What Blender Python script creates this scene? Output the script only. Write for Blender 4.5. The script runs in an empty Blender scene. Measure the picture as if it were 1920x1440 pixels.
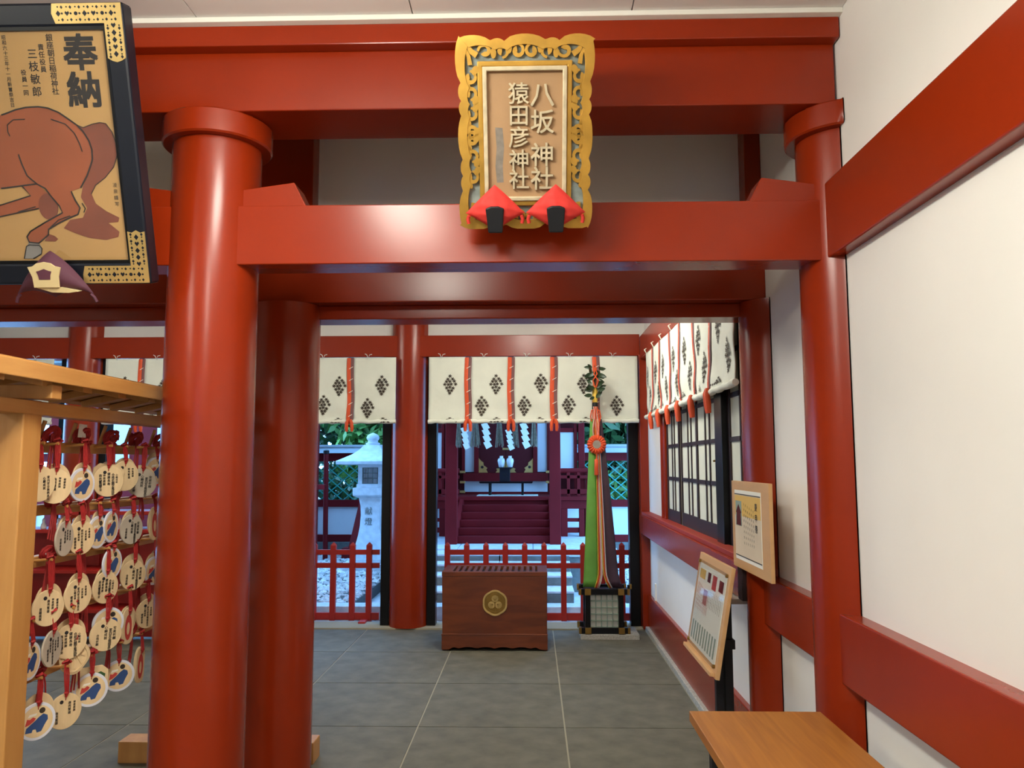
import bpy, math, random
from mathutils import Vector, Matrix
R = math.radians
random.seed(11)
scene = bpy.context.scene
COL = scene.collection

# ------------------------------------------------------------------ camera
cam = bpy.data.cameras.new('camera')
cam.sensor_width = 36.0
cam.lens = 1490.0 / 1920.0 * 36.0
cam.clip_start = 0.05
cam_o = bpy.data.objects.new('camera', cam)
COL.objects.link(cam_o)
_p, _y, _r = R(5.63), R(1.445), R(-0.11)
_f = Vector((-math.sin(_y) * math.cos(_p), math.cos(_y) * math.cos(_p), math.sin(_p)))
_rt = Vector((math.cos(_y), math.sin(_y), 0))
_up = _rt.cross(_f)
_r2 = _rt * math.cos(_r) + _up * math.sin(_r)
_u2 = _up * math.cos(_r) - _rt * math.sin(_r)
_m = Matrix((( _r2.x, _u2.x, -_f.x, 0.0), (_r2.y, _u2.y, -_f.y, 0.0), (_r2.z, _u2.z, -_f.z, 1.5), (0, 0, 0, 1)))
cam_o.matrix_world = _m
scene.camera = cam_o

# ------------------------------------------------------------------ world: blue overcast dusk sky
world = bpy.data.worlds.new('dusk_sky')
scene.world = world
world.use_nodes = True
_bg = world.node_tree.nodes['Background']
_bg.inputs['Color'].default_value = (0.205, 0.51, 1.0, 1)
_bg.inputs['Strength'].default_value = 8.0

# ------------------------------------------------------------------ view
vs = scene.view_settings
scene.display_settings.display_device = 'sRGB'
vs.view_transform = 'Standard'
vs.look = 'None'
vs.gamma = 1.0
vs.exposure = 0.0
vs.use_curve_mapping = False
LAMP = 0.92          # overall strength of the ceiling lamps
WARM = (1.0, 0.975, 0.85)

# ================================================================== helpers
class MB:
    def __init__(s):
        s.v = []; s.f = []; s.M = None
    def V(s, co):
        p = Vector(co)
        if s.M is not None: p = s.M @ p
        s.v.append(p); return len(s.v) - 1
    def quad_grid(s, fn, nu, nv, flip=False):
        b = len(s.v)
        for j in range(nv + 1):
            for i in range(nu + 1):
                s.V(fn(i / nu, j / nv))
        for j in range(nv):
            for i in range(nu):
                a = b + j * (nu + 1) + i
                q = (a, a + 1, a + nu + 2, a + nu + 1)
                s.f.append(q[::-1] if flip else q)
        return s
    def box(s, x0, x1, y0, y1, z0, z1):
        b = len(s.v)
        for z in (z0, z1):
            for x, y in ((x0, y0), (x1, y0), (x1, y1), (x0, y1)): s.V((x, y, z))
        for q in ((3, 2, 1, 0), (4, 5, 6, 7), (0, 1, 5, 4), (1, 2, 6, 5), (2, 3, 7, 6), (3, 0, 4, 7)):
            s.f.append(tuple(b + i for i in q))
        return s
    def cbox(s, c, d): 
        return s.box(c[0]-d[0]/2, c[0]+d[0]/2, c[1]-d[1]/2, c[1]+d[1]/2, c[2]-d[2]/2, c[2]+d[2]/2)
    def prism(s, poly, fn, d0, d1):
        """poly: 2D points; fn(a,b,d) -> point; extruded from depth d0 to d1 (d1 is the front)"""
        n = len(poly); b = len(s.v)
        ar = sum(poly[i][0] * poly[(i+1) % n][1] - poly[(i+1) % n][0] * poly[i][1] for i in range(n))
        if ar < 0: poly = list(poly)[::-1]
        for d in (d0, d1):
            for a, c in poly: s.V(fn(a, c, d))
        s.f.append(tuple(b + i for i in range(n))[::-1])
        s.f.append(tuple(b + n + i for i in range(n)))
        for i in range(n):
            j = (i + 1) % n
            s.f.append((b + i, b + j, b + n + j, b + n + i))
        return s
    def ring_prism(s, outer, inner, fn, d0, d1):
        n = len(outer); b = len(s.v)
        for d in (d0, d1):
            for L in (outer, inner):
                for a, c in L: s.V(fn(a, c, d))
        o0, i0, o1, i1 = b, b + n, b + 2*n, b + 3*n
        for k in range(n):
            j = (k + 1) % n
            s.f.append((o1+k, o1+j, i1+j, i1+k)); s.f.append((o0+j, o0+k, i0+k, i0+j))
            s.f.append((o0+k, o0+j, o1+j, o1+k)); s.f.append((i0+j, i0+k, i1+k, i1+j))
        return s
    def tube(s, pts, r, n=8, cap=True):
        pts = [Vector(p) for p in pts]; m = len(pts); rs = r if isinstance(r, (list, tuple)) else [r] * m
        b = len(s.v); ref = None
        for i, p in enumerate(pts):
            t = (pts[min(i+1, m-1)] - pts[max(i-1, 0)])
            t = t.normalized() if t.length > 1e-9 else Vector((0, 0, 1))
            if ref is None:
                ref = Vector((1, 0, 0)) if abs(t.x) < .9 else Vector((0, 1, 0))
            u = t.cross(ref); 
            if u.length < 1e-6: u = t.cross(Vector((0, 1, 0.3)))
            u.normalize(); w = t.cross(u).normalized(); ref = w.cross(t) if False else ref
            for k in range(n):
                a = 2 * math.pi * k / n
                s.V(p + (u * math.cos(a) + w * math.sin(a)) * rs[i])
        for i in range(m - 1):
            for k in range(n):
                k2 = (k + 1) % n
                s.f.append((b + i*n + k, b + i*n + k2, b + (i+1)*n + k2, b + (i+1)*n + k))
        if cap:
            s.f.append(tuple(b + k for k in range(n))[::-1]); s.f.append(tuple(b + (m-1)*n + k for k in range(n)))
        return s
    def lathe(s, prof, n=32, c=(0, 0, 0), cap=True):
        b = len(s.v); m = len(prof)
        for r, z in prof:
            for k in range(n):
                a = 2 * math.pi * k / n
                s.V((c[0] + r * math.cos(a), c[1] + r * math.sin(a), c[2] + z))
        for i in range(m - 1):
            for k in range(n):
                k2 = (k + 1) % n
                s.f.append((b + i*n + k, b + i*n + k2, b + (i+1)*n + k2, b + (i+1)*n + k))
        if cap:
            s.f.append(tuple(b + k for k in range(n))[::-1]); s.f.append(tuple(b + (m-1)*n + k for k in range(n)))
        return s
    def hexa(s, bot, top):
        b = len(s.v)
        for p in list(bot) + list(top): s.V(p)
        n = len(bot)
        s.f.append(tuple(b + i for i in range(n))[::-1]); s.f.append(tuple(b + n + i for i in range(n)))
        for i in range(n):
            j = (i + 1) % n; s.f.append((b+i, b+j, b+n+j, b+n+i))
        return s
    def build(s, name, mat, parent=None, smooth=None, bevel=0.0):
        o = Vector((0, 0, 0)); q = parent
        while q is not None:
            o += q.location; q = q.parent
        me = bpy.data.meshes.new(name)
        me.from_pydata([tuple(p - o) for p in s.v], [], s.f)
        me.validate(); me.update()
        if mat is not None: me.materials.append(mat)
        if smooth is not None:
            me.polygons.foreach_set('use_smooth', [True] * len(me.polygons))
            me.set_sharp_from_angle(angle=R(smooth))
        ob = bpy.data.objects.new(name, me)
        COL.objects.link(ob)
        if parent is not None: ob.parent = parent
        if bevel > 0:
            bv = ob.modifiers.new('edge', 'BEVEL'); bv.width = bevel; bv.segments = 2; bv.limit_method = 'ANGLE'; bv.angle_limit = R(40)
            bv.harden_normals = False
        return ob

def box(name, mat, d, parent=None, bevel=0.0):
    return MB().box(*d).build(name, mat, parent, None, bevel)
def tag(o, label=None, cat=None, group=None, kind=None):
    if label: o['label'] = label
    if cat: o['category'] = cat
    if group: o['group'] = group
    if kind: o['kind'] = kind
    return o
def thing(name, label, cat, loc=(0, 0, 0), group=None):
    o = bpy.data.objects.new(name, None); COL.objects.link(o)
    o.location = loc; o.empty_display_size = 0.1
    return tag(o, label, cat, group)
def struct(o, label=None):
    return tag(o, label, kind='structure')
def copy_of(o, loc, parent=None, rot=None, scale=None):
    c = o.copy(); COL.objects.link(c); c.parent = parent; c.location = loc
    if rot is not None: c.rotation_euler = rot
    if scale is not None: c.scale = scale
    return c

# ------------------------------------------------------------------ materials
def _nt(name):
    m = bpy.data.materials.new(name); m.use_nodes = True
    nt = m.node_tree; return m, nt, nt.nodes['Principled BSDF']
def mat(name, col, rough=0.5, metal=0.0, var=0.0, scale=6.0, bump=0.0, bscale=40.0, coat=0.0, stretch=None, col2=None, spec=0.5, emit=None, sub=0.0):
    m, nt, b = _nt(name)
    b.inputs['Base Color'].default_value = (*col, 1); b.inputs['Roughness'].default_value = rough
    b.inputs['Metallic'].default_value = metal; b.inputs['Specular IOR Level'].default_value = spec
    if coat: b.inputs['Coat Weight'].default_value = coat; b.inputs['Coat Roughness'].default_value = 0.18
    if emit:
        b.inputs['Emission Color'].default_value = (*emit[0], 1); b.inputs['Emission Strength'].default_value = emit[1]
    if var or bump:
        tc = nt.nodes.new('ShaderNodeTexCoord'); mp = nt.nodes.new('ShaderNodeMapping')
        nt.links.new(tc.outputs['Object'], mp.inputs['Vector'])
        if stretch: mp.inputs['Scale'].default_value = stretch
    if var:
        nz = nt.nodes.new('ShaderNodeTexNoise'); nz.inputs['Scale'].default_value = scale; nz.inputs['Detail'].default_value = 5
        nt.links.new(mp.outputs['Vector'], nz.inputs['Vector'])
        cr = nt.nodes.new('ShaderNodeValToRGB')
        c2 = col2 or tuple(max(0, c * (1 - var)) for c in col)
        c1 = col if col2 else tuple(min(1, c * (1 + var)) for c in col)
        cr.color_ramp.elements[0].position = 0.32; cr.color_ramp.elements[1].position = 0.68
        cr.color_ramp.elements[0].color = (*c2, 1); cr.color_ramp.elements[1].color = (*c1, 1)
        nt.links.new(nz.outputs['Fac'], cr.inputs['Fac']); nt.links.new(cr.outputs['Color'], b.inputs['Base Color'])
    if bump:
        n2 = nt.nodes.new('ShaderNodeTexNoise'); n2.inputs['Scale'].default_value = bscale; n2.inputs['Detail'].default_value = 4
        nt.links.new(mp.outputs['Vector'], n2.inputs['Vector'])
        bp = nt.nodes.new('ShaderNodeBump'); bp.inputs['Strength'].default_value = bump; bp.inputs['Distance'].default_value = 0.01
        nt.links.new(n2.outputs['Fac'], bp.inputs['Height']); nt.links.new(bp.outputs['Normal'], b.inputs['Normal'])
    return m
def wood(name, c1, c2, stretch, scale=3.0, rough=0.5, coat=0.0, bump=0.05):
    m = mat(name, c1, rough, var=0.01, scale=scale, col2=c2, stretch=stretch, bump=bump, bscale=scale * 4, coat=coat)
    for n in m.node_tree.nodes:
        if n.type == 'TEX_NOISE': n.inputs['Distortion'].default_value = 0.6
    return m
def glassmat(name, tint=(1, 1, 1), rough=0.02):
    m = bpy.data.materials.new(name); m.use_nodes = True; nt = m.node_tree
    for n in list(nt.nodes):
        if n.type == 'BSDF_PRINCIPLED': nt.nodes.remove(n)
    out = nt.nodes['Material Output']
    tr = nt.nodes.new('ShaderNodeBsdfTransparent'); tr.inputs['Color'].default_value = (*tint, 1)
    gl = nt.nodes.new('ShaderNodeBsdfGlossy'); gl.inputs['Roughness'].default_value = rough
    lw = nt.nodes.new('ShaderNodeLayerWeight'); lw.inputs['Blend'].default_value = 0.5
    pw = nt.nodes.new('ShaderNodeMath'); pw.operation = 'POWER'; pw.inputs[1].default_value = 8.0
    ad = nt.nodes.new('ShaderNodeMath'); ad.operation = 'MULTIPLY_ADD'; ad.inputs[1].default_value = 0.95; ad.inputs[2].default_value = 0.045
    mx = nt.nodes.new('ShaderNodeMixShader')
    nt.links.new(lw.outputs['Facing'], pw.inputs[0]); nt.links.new(pw.outputs[0], ad.inputs[0]); nt.links.new(ad.outputs[0], mx.inputs['Fac'])
    nt.links.new(tr.outputs['BSDF'], mx.inputs[1]); nt.links.new(gl.outputs['BSDF'], mx.inputs[2])
    nt.links.new(mx.outputs['Shader'], out.inputs['Surface'])
    return m

M = {}
M['red'] = mat('vermilion_paint', (0.268, 0.022, 0.003), 0.25, var=0.10, scale=1.6, bump=0.02, bscale=9, spec=0.36)
M['red_flat'] = mat('vermilion_paint_matt', (0.30, 0.020, 0.005), 0.55, var=0.10, scale=2.0, bump=0.03, bscale=14)
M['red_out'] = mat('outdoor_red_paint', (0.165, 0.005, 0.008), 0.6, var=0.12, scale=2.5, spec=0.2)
M['red_fence'] = mat('fence_red_paint', (0.36, 0.010, 0.005), 0.45, var=0.08, scale=3)
M['plaster'] = mat('white_plaster', (0.82, 0.795, 0.755), 0.85, var=0.03, scale=1.5, bump=0.03, bscale=60)
M['plaster_out'] = mat('outdoor_white_plaster', (0.78, 0.81, 0.84), 0.9, var=0.03, scale=1.5)
M['ceiling'] = mat('ceiling_board', (0.74, 0.70, 0.67), 0.9, var=0.03, scale=3)
M['white_paint'] = mat('white_trim_paint', (0.82, 0.79, 0.72), 0.5)
M['tile'] = mat('grey_floor_stone', (0.135, 0.126, 0.092), 0.66, var=0.22, scale=7, bump=0.10, bscale=70, spec=0.35)
M['grout'] = mat('pale_grout', (0.36, 0.33, 0.24), 0.9)
M['granite'] = mat('granite', (0.40, 0.385, 0.34), 0.75, var=0.28, scale=90, bump=0.1, bscale=120)
M['stone'] = mat('pale_stone', (0.57, 0.60, 0.64), 0.85, var=0.12, scale=14, bump=0.15, bscale=60)
M['stone_dark'] = mat('dark_stone', (0.17, 0.18, 0.17), 0.9, var=0.25, scale=10, bump=0.2, bscale=50)
M['gravel'] = mat('gravel_stones', (0.62, 0.62, 0.63), 0.9, var=0.25, scale=5)
M['soil'] = mat('gravel_bed', (0.07, 0.07, 0.07), 0.95, var=0.2, scale=20)
M['black'] = mat('black_lacquer', (0.005, 0.005, 0.006), 0.3, spec=0.25)
M['black_matt'] = mat('black_painted_metal', (0.008, 0.008, 0.010), 0.5, spec=0.3)
M['navy_black'] = mat('blue_black_lacquer', (0.007, 0.009, 0.016), 0.35, coat=0.05, spec=0.3)
M['gold'] = mat('gilded_wood', (0.62, 0.34, 0.060), 0.36, metal=0.75, var=0.22, scale=9, bump=0.08, bscale=30)
M['gold_plate'] = mat('gilt_metal_plate', (0.66, 0.46, 0.17), 0.36, metal=0.7, var=0.12, scale=12)
M['brass'] = mat('antique_brass', (0.34, 0.20, 0.05), 0.36, metal=0.9, var=0.15, scale=20)
M['verdigris'] = mat('grey_blue_recess', (0.20, 0.235, 0.22), 0.8, var=0.3, scale=25)
M['tan_board'] = mat('tan_board', (0.38, 0.22, 0.105), 0.7, var=0.10, scale=6, bump=0.1, bscale=40)
M['pale_gilt'] = mat('pale_gilt_letters', (0.60, 0.50, 0.33), 0.45, metal=0.35, var=0.15, scale=30)
M['grime'] = mat('worn_grey_patch', (0.20, 0.17, 0.14), 0.85, var=0.2, scale=40)
M['cloth'] = mat('unbleached_cotton', (0.76, 0.78, 0.68), 0.95, var=0.04, scale=5, bump=0.25, bscale=9)
M['ink'] = mat('dark_brown_print', (0.035, 0.022, 0.014), 0.9)
M['orange'] = mat('orange_silk', (0.72, 0.085, 0.018), 0.6, var=0.1, scale=8)
M['mauve'] = mat('mauve_silk', (0.20, 0.085, 0.085), 0.7)
M['purple'] = mat('dark_purple_silk', (0.050, 0.022, 0.038), 0.55, var=0.2, scale=6)
M['green_silk'] = mat('green_silk', (0.13, 0.34, 0.050), 0.55, var=0.12, scale=5)
M['yellow_silk'] = mat('yellow_silk', (0.78, 0.50, 0.06), 0.6)
M['white_silk'] = mat('white_silk', (0.82, 0.76, 0.68), 0.6)
M['pink_silk'] = mat('pale_pink_silk', (0.78, 0.42, 0.34), 0.6)
M['paper'] = mat('white_paper', (0.82, 0.80, 0.72), 0.9)
M['shoji'] = mat('shoji_paper', (0.66, 0.68, 0.58), 0.9, var=0.03, scale=4)
M['dark_wood'] = mat('dark_stained_wood', (0.022, 0.008, 0.008), 0.5, var=0.2, scale=8)
M['hinoki'] = wood('pale_cypress', (0.58, 0.285, 0.080), (0.50, 0.225, 0.058), (6, 6, 0.8), 4.0, 0.5, 0.1)
M['hinoki_y'] = wood('pale_cypress_long', (0.58, 0.285, 0.080), (0.48, 0.215, 0.055), (6, 0.8, 6), 4.0, 0.5, 0.1)
M['keyaki'] = wood('polished_zelkova', (0.185, 0.040, 0.009), (0.105, 0.020, 0.005), (1.0, 4.0, 5.0), 3.0, 0.38, 0.08, 0.03)
M['oak'] = wood('oak_veneer', (0.40, 0.150, 0.017), (0.30, 0.098, 0.009), (14.0, 0.9, 6.0), 3.2, 0.5, 0.0, 0.02)
M['beech'] = mat('beech_board', (0.60, 0.345, 0.150), 0.5, var=0.06, scale=3, stretch=(1, 1, 6))
M['ema'] = mat('bare_wood_tablet', (0.72, 0.53, 0.30), 0.6, var=0.07, scale=9, stretch=(6, 6, 1))
M['ema_white'] = mat('white_painted_tablet', (0.68, 0.68, 0.76), 0.5)
M['ema_grey'] = mat('weathered_tablet', (0.48, 0.41, 0.32), 0.7, var=0.1, scale=8)
M['cord'] = mat('red_cord', (0.33, 0.010, 0.010), 0.7, var=0.2, scale=40)
M['blue_print'] = mat('blue_print', (0.025, 0.065, 0.20), 0.6)
M['red_print'] = mat('red_print', (0.50, 0.045, 0.035), 0.6)
M['sumi'] = mat('black_ink', (0.012, 0.010, 0.012), 0.7)
M['panel'] = mat('beige_painted_panel', (0.46, 0.27, 0.095), 0.7, var=0.05, scale=3)
M['horse'] = mat('chestnut_paint', (0.29, 0.072, 0.026), 0.75, var=0.16, scale=4)
M['tail'] = mat('dark_chestnut_paint', (0.19, 0.050, 0.028), 0.75, var=0.18, scale=9)
M['hoof'] = mat('grey_hoof_paint', (0.20, 0.19, 0.18), 0.7, var=0.2, scale=14)
M['red_cloth'] = mat('red_cushion_cloth', (0.60, 0.028, 0.020), 0.75, var=0.1, scale=6, bump=0.2, bscale=18)
M['plum_cloth'] = mat('plum_cushion_cloth', (0.085, 0.022, 0.042), 0.75, var=0.12, scale=8)
M['cream_cloth'] = mat('cream_card', (0.62, 0.50, 0.26), 0.7)
M['glass'] = glassmat('clear_glass')
M['acrylic'] = glassmat('acrylic_sheet', (0.97, 0.98, 0.98), 0.03)
M['straw'] = mat('dry_straw', (0.23, 0.185, 0.13), 0.9, var=0.25, scale=40)
M['porcelain'] = mat('white_porcelain', (0.80, 0.80, 0.80), 0.2, coat=0.4)
M['lattice'] = mat('turquoise_lattice_paint', (0.045, 0.40, 0.33), 0.5, var=0.1, scale=6)
M['roof_metal'] = mat('grey_sheet_roof', (0.38, 0.42, 0.45), 0.45, var=0.08, scale=4)
M['leaf1'] = mat('bright_leaves', (0.15, 0.32, 0.07), 0.5, var=0.35, scale=2.2)
M['leaf2'] = mat('dark_leaves', (0.040, 0.105, 0.030), 0.45, var=0.35, scale=2.2)
M['leaf3'] = mat('sakaki_leaves', (0.016, 0.042, 0.012), 0.35, var=0.25, scale=20)
M['bark'] = mat('bark', (0.06, 0.045, 0.035), 0.9, var=0.2, scale=8)
M['mirror'] = mat('polished_mirror', (0.55, 0.52, 0.46), 0.22, metal=0.9)
M['yellow_print'] = mat('yellow_print', (0.72, 0.45, 0.10), 0.6)
M['pale_print'] = mat('pale_notice_paper', (0.68, 0.56, 0.40), 0.6, var=0.06, scale=4)
M['green_print'] = mat('grey_green_print', (0.26, 0.33, 0.27), 0.7)
M['pink_print'] = mat('dull_red_print', (0.44, 0.15, 0.13), 0.7)
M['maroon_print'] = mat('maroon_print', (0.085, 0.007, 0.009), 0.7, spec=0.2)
M['lilac_cloth'] = mat('lilac_cloth', (0.22, 0.12, 0.22), 0.8)

# ------------------------------------------------------------------ lettering from the built-in font
_gl = {}
def glyph(c):
    if c not in _gl:
        cu = bpy.data.curves.new('glyph', 'FONT'); cu.body = c; cu.resolution_u = 2
        o = bpy.data.objects.new('glyph', cu); COL.objects.link(o)
        dg = bpy.context.evaluated_depsgraph_get()
        me = bpy.data.meshes.new_from_object(o.evaluated_get(dg))
        vs_ = [(v.co.x - 0.5, v.co.y - 0.38) for v in me.vertices]; fs = [tuple(p.vertices) for p in me.polygons]
        cnt = {}
        for f in fs:
            for i in range(len(f)):
                e = (f[i], f[(i+1) % len(f)]); cnt[e] = cnt.get(e, 0) + 1
        bd = [e for e in cnt if (e[1], e[0]) not in cnt]
        if fs:
            f = fs[0]; a, b2, c2 = (vs_[f[i]] for i in range(3))
            ccw = (b2[0]-a[0])*(c2[1]-a[1]) - (b2[1]-a[1])*(c2[0]-a[0]) > 0
        else: ccw = True
        _gl[c] = (vs_, fs, bd, ccw)
        bpy.data.objects.remove(o); bpy.data.curves.remove(cu); bpy.data.meshes.remove(me)
    return _gl[c]
def put_glyph(mb, c, cx, cy, size, fn, d0, d1=None, sx=1.0, bold=0.0):
    """flat glyph at depth d0, or extruded d0..d1; bold repeats it with small shifts"""
    vs_, fs, bd, ccw = glyph(c)
    shifts = [(0, 0)] if not bold else [(0, 0), (bold, 0), (0, bold), (bold, bold)]
    for k, (ox, oy) in enumerate(shifts):
        b = len(mb.v); n = len(vs_)
        top = d0 if d1 is None else d1
        top += k * 0.00012
        for x, y in vs_: mb.V(fn(cx + (x + ox) * size * sx, cy + (y + oy) * size, top))
        for f in fs:
            t = tuple(b + i for i in f); mb.f.append(t if ccw else t[::-1])
        if d1 is not None:
            for x, y in vs_: mb.V(fn(cx + (x + ox) * size * sx, cy + (y + oy) * size, d0))
            for a, c2 in bd:
                q = (b + a, b + n + a, b + n + c2, b + c2); mb.f.append(q if ccw else q[::-1])
def column_text(mb, s, x, y0, y1, size, fn, d, bold=0.0):
    n = len(s)
    for i, c in enumerate(s):
        put_glyph(mb, c, x, y0 + (y1 - y0) * (i + 0.5) / n, size, fn, d, bold=bold)
def strip(mb, pts, w, fn, d0, d1):
    """a flat brush line of width w (number or list) along 2D points"""
    n = len(pts); L = []; Rr = []
    for i, p in enumerate(pts):
        a = pts[max(i-1, 0)]; c = pts[min(i+1, n-1)]
        tx, ty = c[0]-a[0], c[1]-a[1]; l = math.hypot(tx, ty) or 1
        ww = (w[i] if isinstance(w, (list, tuple)) else w) / 2
        L.append((p[0] - ty / l * ww, p[1] + tx / l * ww)); Rr.append((p[0] + ty / l * ww, p[1] - tx / l * ww))
    for i in range(n - 1):
        mb.prism([L[i], L[i+1], Rr[i+1], Rr[i]], fn, d0, d1)
def disc_poly(cx, cy, rx, ry=None, n=20, a0=0):
    ry = ry or rx
    return [(cx + rx * math.cos(a0 + 2*math.pi*i/n), cy + ry * math.sin(a0 + 2*math.pi*i/n)) for i in range(n)]

# ================================================================== STRUCTURE
XW = 1.06      # inner face of the right wall
# ---- floor
floor = struct(box('floor', M['grout'], (-6.5, XW, -3.2, 7.33, -0.15, -0.003)))
ys = [4.689 + 0.8945 * k for k in range(-9, 3)] + [7.33]
xs = [-6.5] + [0.178 + 0.838 * k for k in range(-7, 1)] + [1.004]
_cache = {}
for i in range(len(xs) - 1):
    for j in range(len(ys) - 1):
        w, d = xs[i+1] - xs[i] - 0.009, ys[j+1] - ys[j] - 0.009
        key = (round(w, 3), round(d, 3))
        loc = ((xs[i] + xs[i+1]) / 2, (ys[j] + ys[j+1]) / 2, 0)
        if key not in _cache:
            t = MB().box(-w/2, w/2, -d/2, d/2, -0.02, 0.0).build('floor_tile', M['tile'], None); t.parent = floor; t.location = loc
            _cache[key] = t
        else: copy_of(_cache[key], loc, floor)
thr = struct(box('trim_1', M['grout'], (-6.5, 1.3, 7.33, 7.62, -0.15, 0.012)), 'pale stone threshold strip under the far doorway')
struct(box('baseboard_right', M['granite'], (1.004, 1.055, 3.80, 7.30, -0.003, 0.040), bevel=0.004), 'thin grey granite kerb along the foot of the right wall')

# ---- ceilings
ceil = struct(box('ceiling', M['black_matt'], (-6.62, 1.25, -3.3, 2.66, 3.047, 3.28)))
cx = [-6.5] + [-6.417 + 0.7515 * k for k in range(1, 10)] + [XW]
for i in range(len(cx) - 1):
    MB().box(cx[i] + 0.002, cx[i+1] - 0.002, -3.2, 2.64, 3.036, 3.047).build('ceiling_panel', M['ceiling'], ceil)
struct(box('ceiling_alcove', M['ceiling'], (-6.62, 1.3, 2.66, 7.62, 3.20, 3.28)), 'plain ceiling of the inner alcove')
struct(box('trim_2', M['white_paint'], (-6.5, XW, 2.585, 2.70, 3.018, 3.036), bevel=0.002), 'white cornice strip between ceiling and top gate beam')

# ---- walls
wr = MB()
wr.box(XW, 1.25, -3.2, 3.95, -0.1, 3.2)
wr.box(XW, 1.25, 3.95, 6.50, -0.1, 1.05)
wr.box(XW, 1.25, 3.95, 6.50, 2.42, 3.2)
wr.box(XW, 1.25, 6.50, 7.62, -0.1, 3.2)
struct(wr.build('wall_right', M['plaster']), 'smooth cream plaster wall along the right side')
struct(box('wall_far', M['plaster'], (-6.5, 1.06, 7.44, 7.56, 2.66, 3.2)), 'cream plaster band above the far lintel')
struct(box('wall_inner', M['plaster'], (-6.5, XW, 3.68, 3.74, 2.45, 3.2)), 'plaster panel in shade above the inner beam')
struct(box('wall_left', M['plaster'], (-6.62, -6.5, -3.2, 7.62, -0.1, 3.2)))
wb = MB()
wb.box(-6.5, -2.35, -3.3, -3.2, -0.1, 3.10); wb.box(-1.25, 1.25, -3.3, -3.2, -0.1, 3.10); wb.box(-2.35, -1.25, -3.3, -3.2, 2.15, 3.10)
struct(wb.build('wall_back', M['plaster']))
d1 = struct(MB().box(-2.35, -2.29, -3.29, -3.21, 0, 2.15).box(-1.31, -1.25, -3.29, -3.21, 0, 2.15).box(-2.29, -1.31, -3.29, -3.21, 2.09, 2.15).box(-1.85, -1.75, -3.29, -3.21, 0, 2.09).build('door_1', M['dark_wood']), 'glazed double door behind the viewer')
for z in (0.0, 0.52, 1.04, 1.56):
    MB().box(-2.29, -1.31, -3.28, -3.22, z, z + 0.07).build('glazing_bar', M['dark_wood'], d1)
for x0, x1 in ((-2.29, -1.85), (-1.75, -1.31)):
    for z in (0.07, 0.59, 1.11, 1.63):
        MB().box(x0, x1, -3.252, -3.248, z, min(z + 0.45, 2.09)).build('pane', M['glass'], d1)

# ---- beams fixed to the walls
def beam(n, d, label, m='red', bev=0.005):
    return struct(box('trim_%d' % n, M[m], d, bevel=bev), label)
beam(3, (1.012, XW + .01, -3.19, 2.70, 2.193, 2.457), 'red upper wall beam running towards the viewer on the right wall')
beam(4, (1.004, XW + .01, -3.19, 2.70, 0.780, 1.005), 'red lower wall beam running towards the viewer on the right wall')
beam(5, (1.004, XW + .01, 2.90, 3.62, 0.800, 1.008), 'short red wall beam between the two right pillars')
beam(6, (1.000, XW + .01, 3.78, 7.34, 2.445, 2.660), 'red beam above the right-hand curtain')
sill = beam(7, (0.965, XW + .005, 3.78, 7.30, 0.865, 1.028), 'red sill beam under the lattice window')
MB().box(0.985, XW + .005, 3.80, 7.28, 1.028, 1.055).build('sill_ledge', M['red_flat'], sill, bevel=.003)
beam(8, (1.030, XW + .005, 3.80, 7.30, 0.040, 0.315), 'red skirting beam low on the right wall of the alcove')
beam(9, (-6.5, 1.00, 7.335, 7.50, 2.483, 2.684), 'long red lintel above the far curtains')
ib = beam(10, (-6.5, XW, 3.565, 3.75, 2.231, 2.470), 'dark red inner beam behind the gate')
beam(11, (-6.5, XW, 3.650, 3.81, 2.167, 2.231), 'lower red batten under the inner beam')
beam(12, (-1.29, -1.02, 3.58, 3.74, 2.47, 3.2), 'dark red strut above the inner beam on the left')
beam(13, (0.985, XW, 3.58, 3.74, 2.47, 3.2), 'dark red strut above the inner beam beside the right wall')
# black door jambs of the far openings
for k, (x0, x1) in enumerate(((-1.405, -1.325), (-0.978, -0.895), (0.893, 0.985), (-4.50, -4.43), (-4.10, -4.03))):
    struct(box('trim_%d' % (14 + k), M['black'], (x0, x1, 7.44, 7.56, 0.012, 2.49), bevel=.003),
           ('black door jamb left of the far pillar', 'black door jamb right of the far pillar', 'black door jamb beside the right wall',
            'black jamb left of the far-left pillar', 'black jamb right of the far-left pillar')[k])
beam(19, (0.985, XW, 7.30, 7.56, 0.012, 2.49), 'flat red corner post beside the right doorway jamb')

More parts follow.
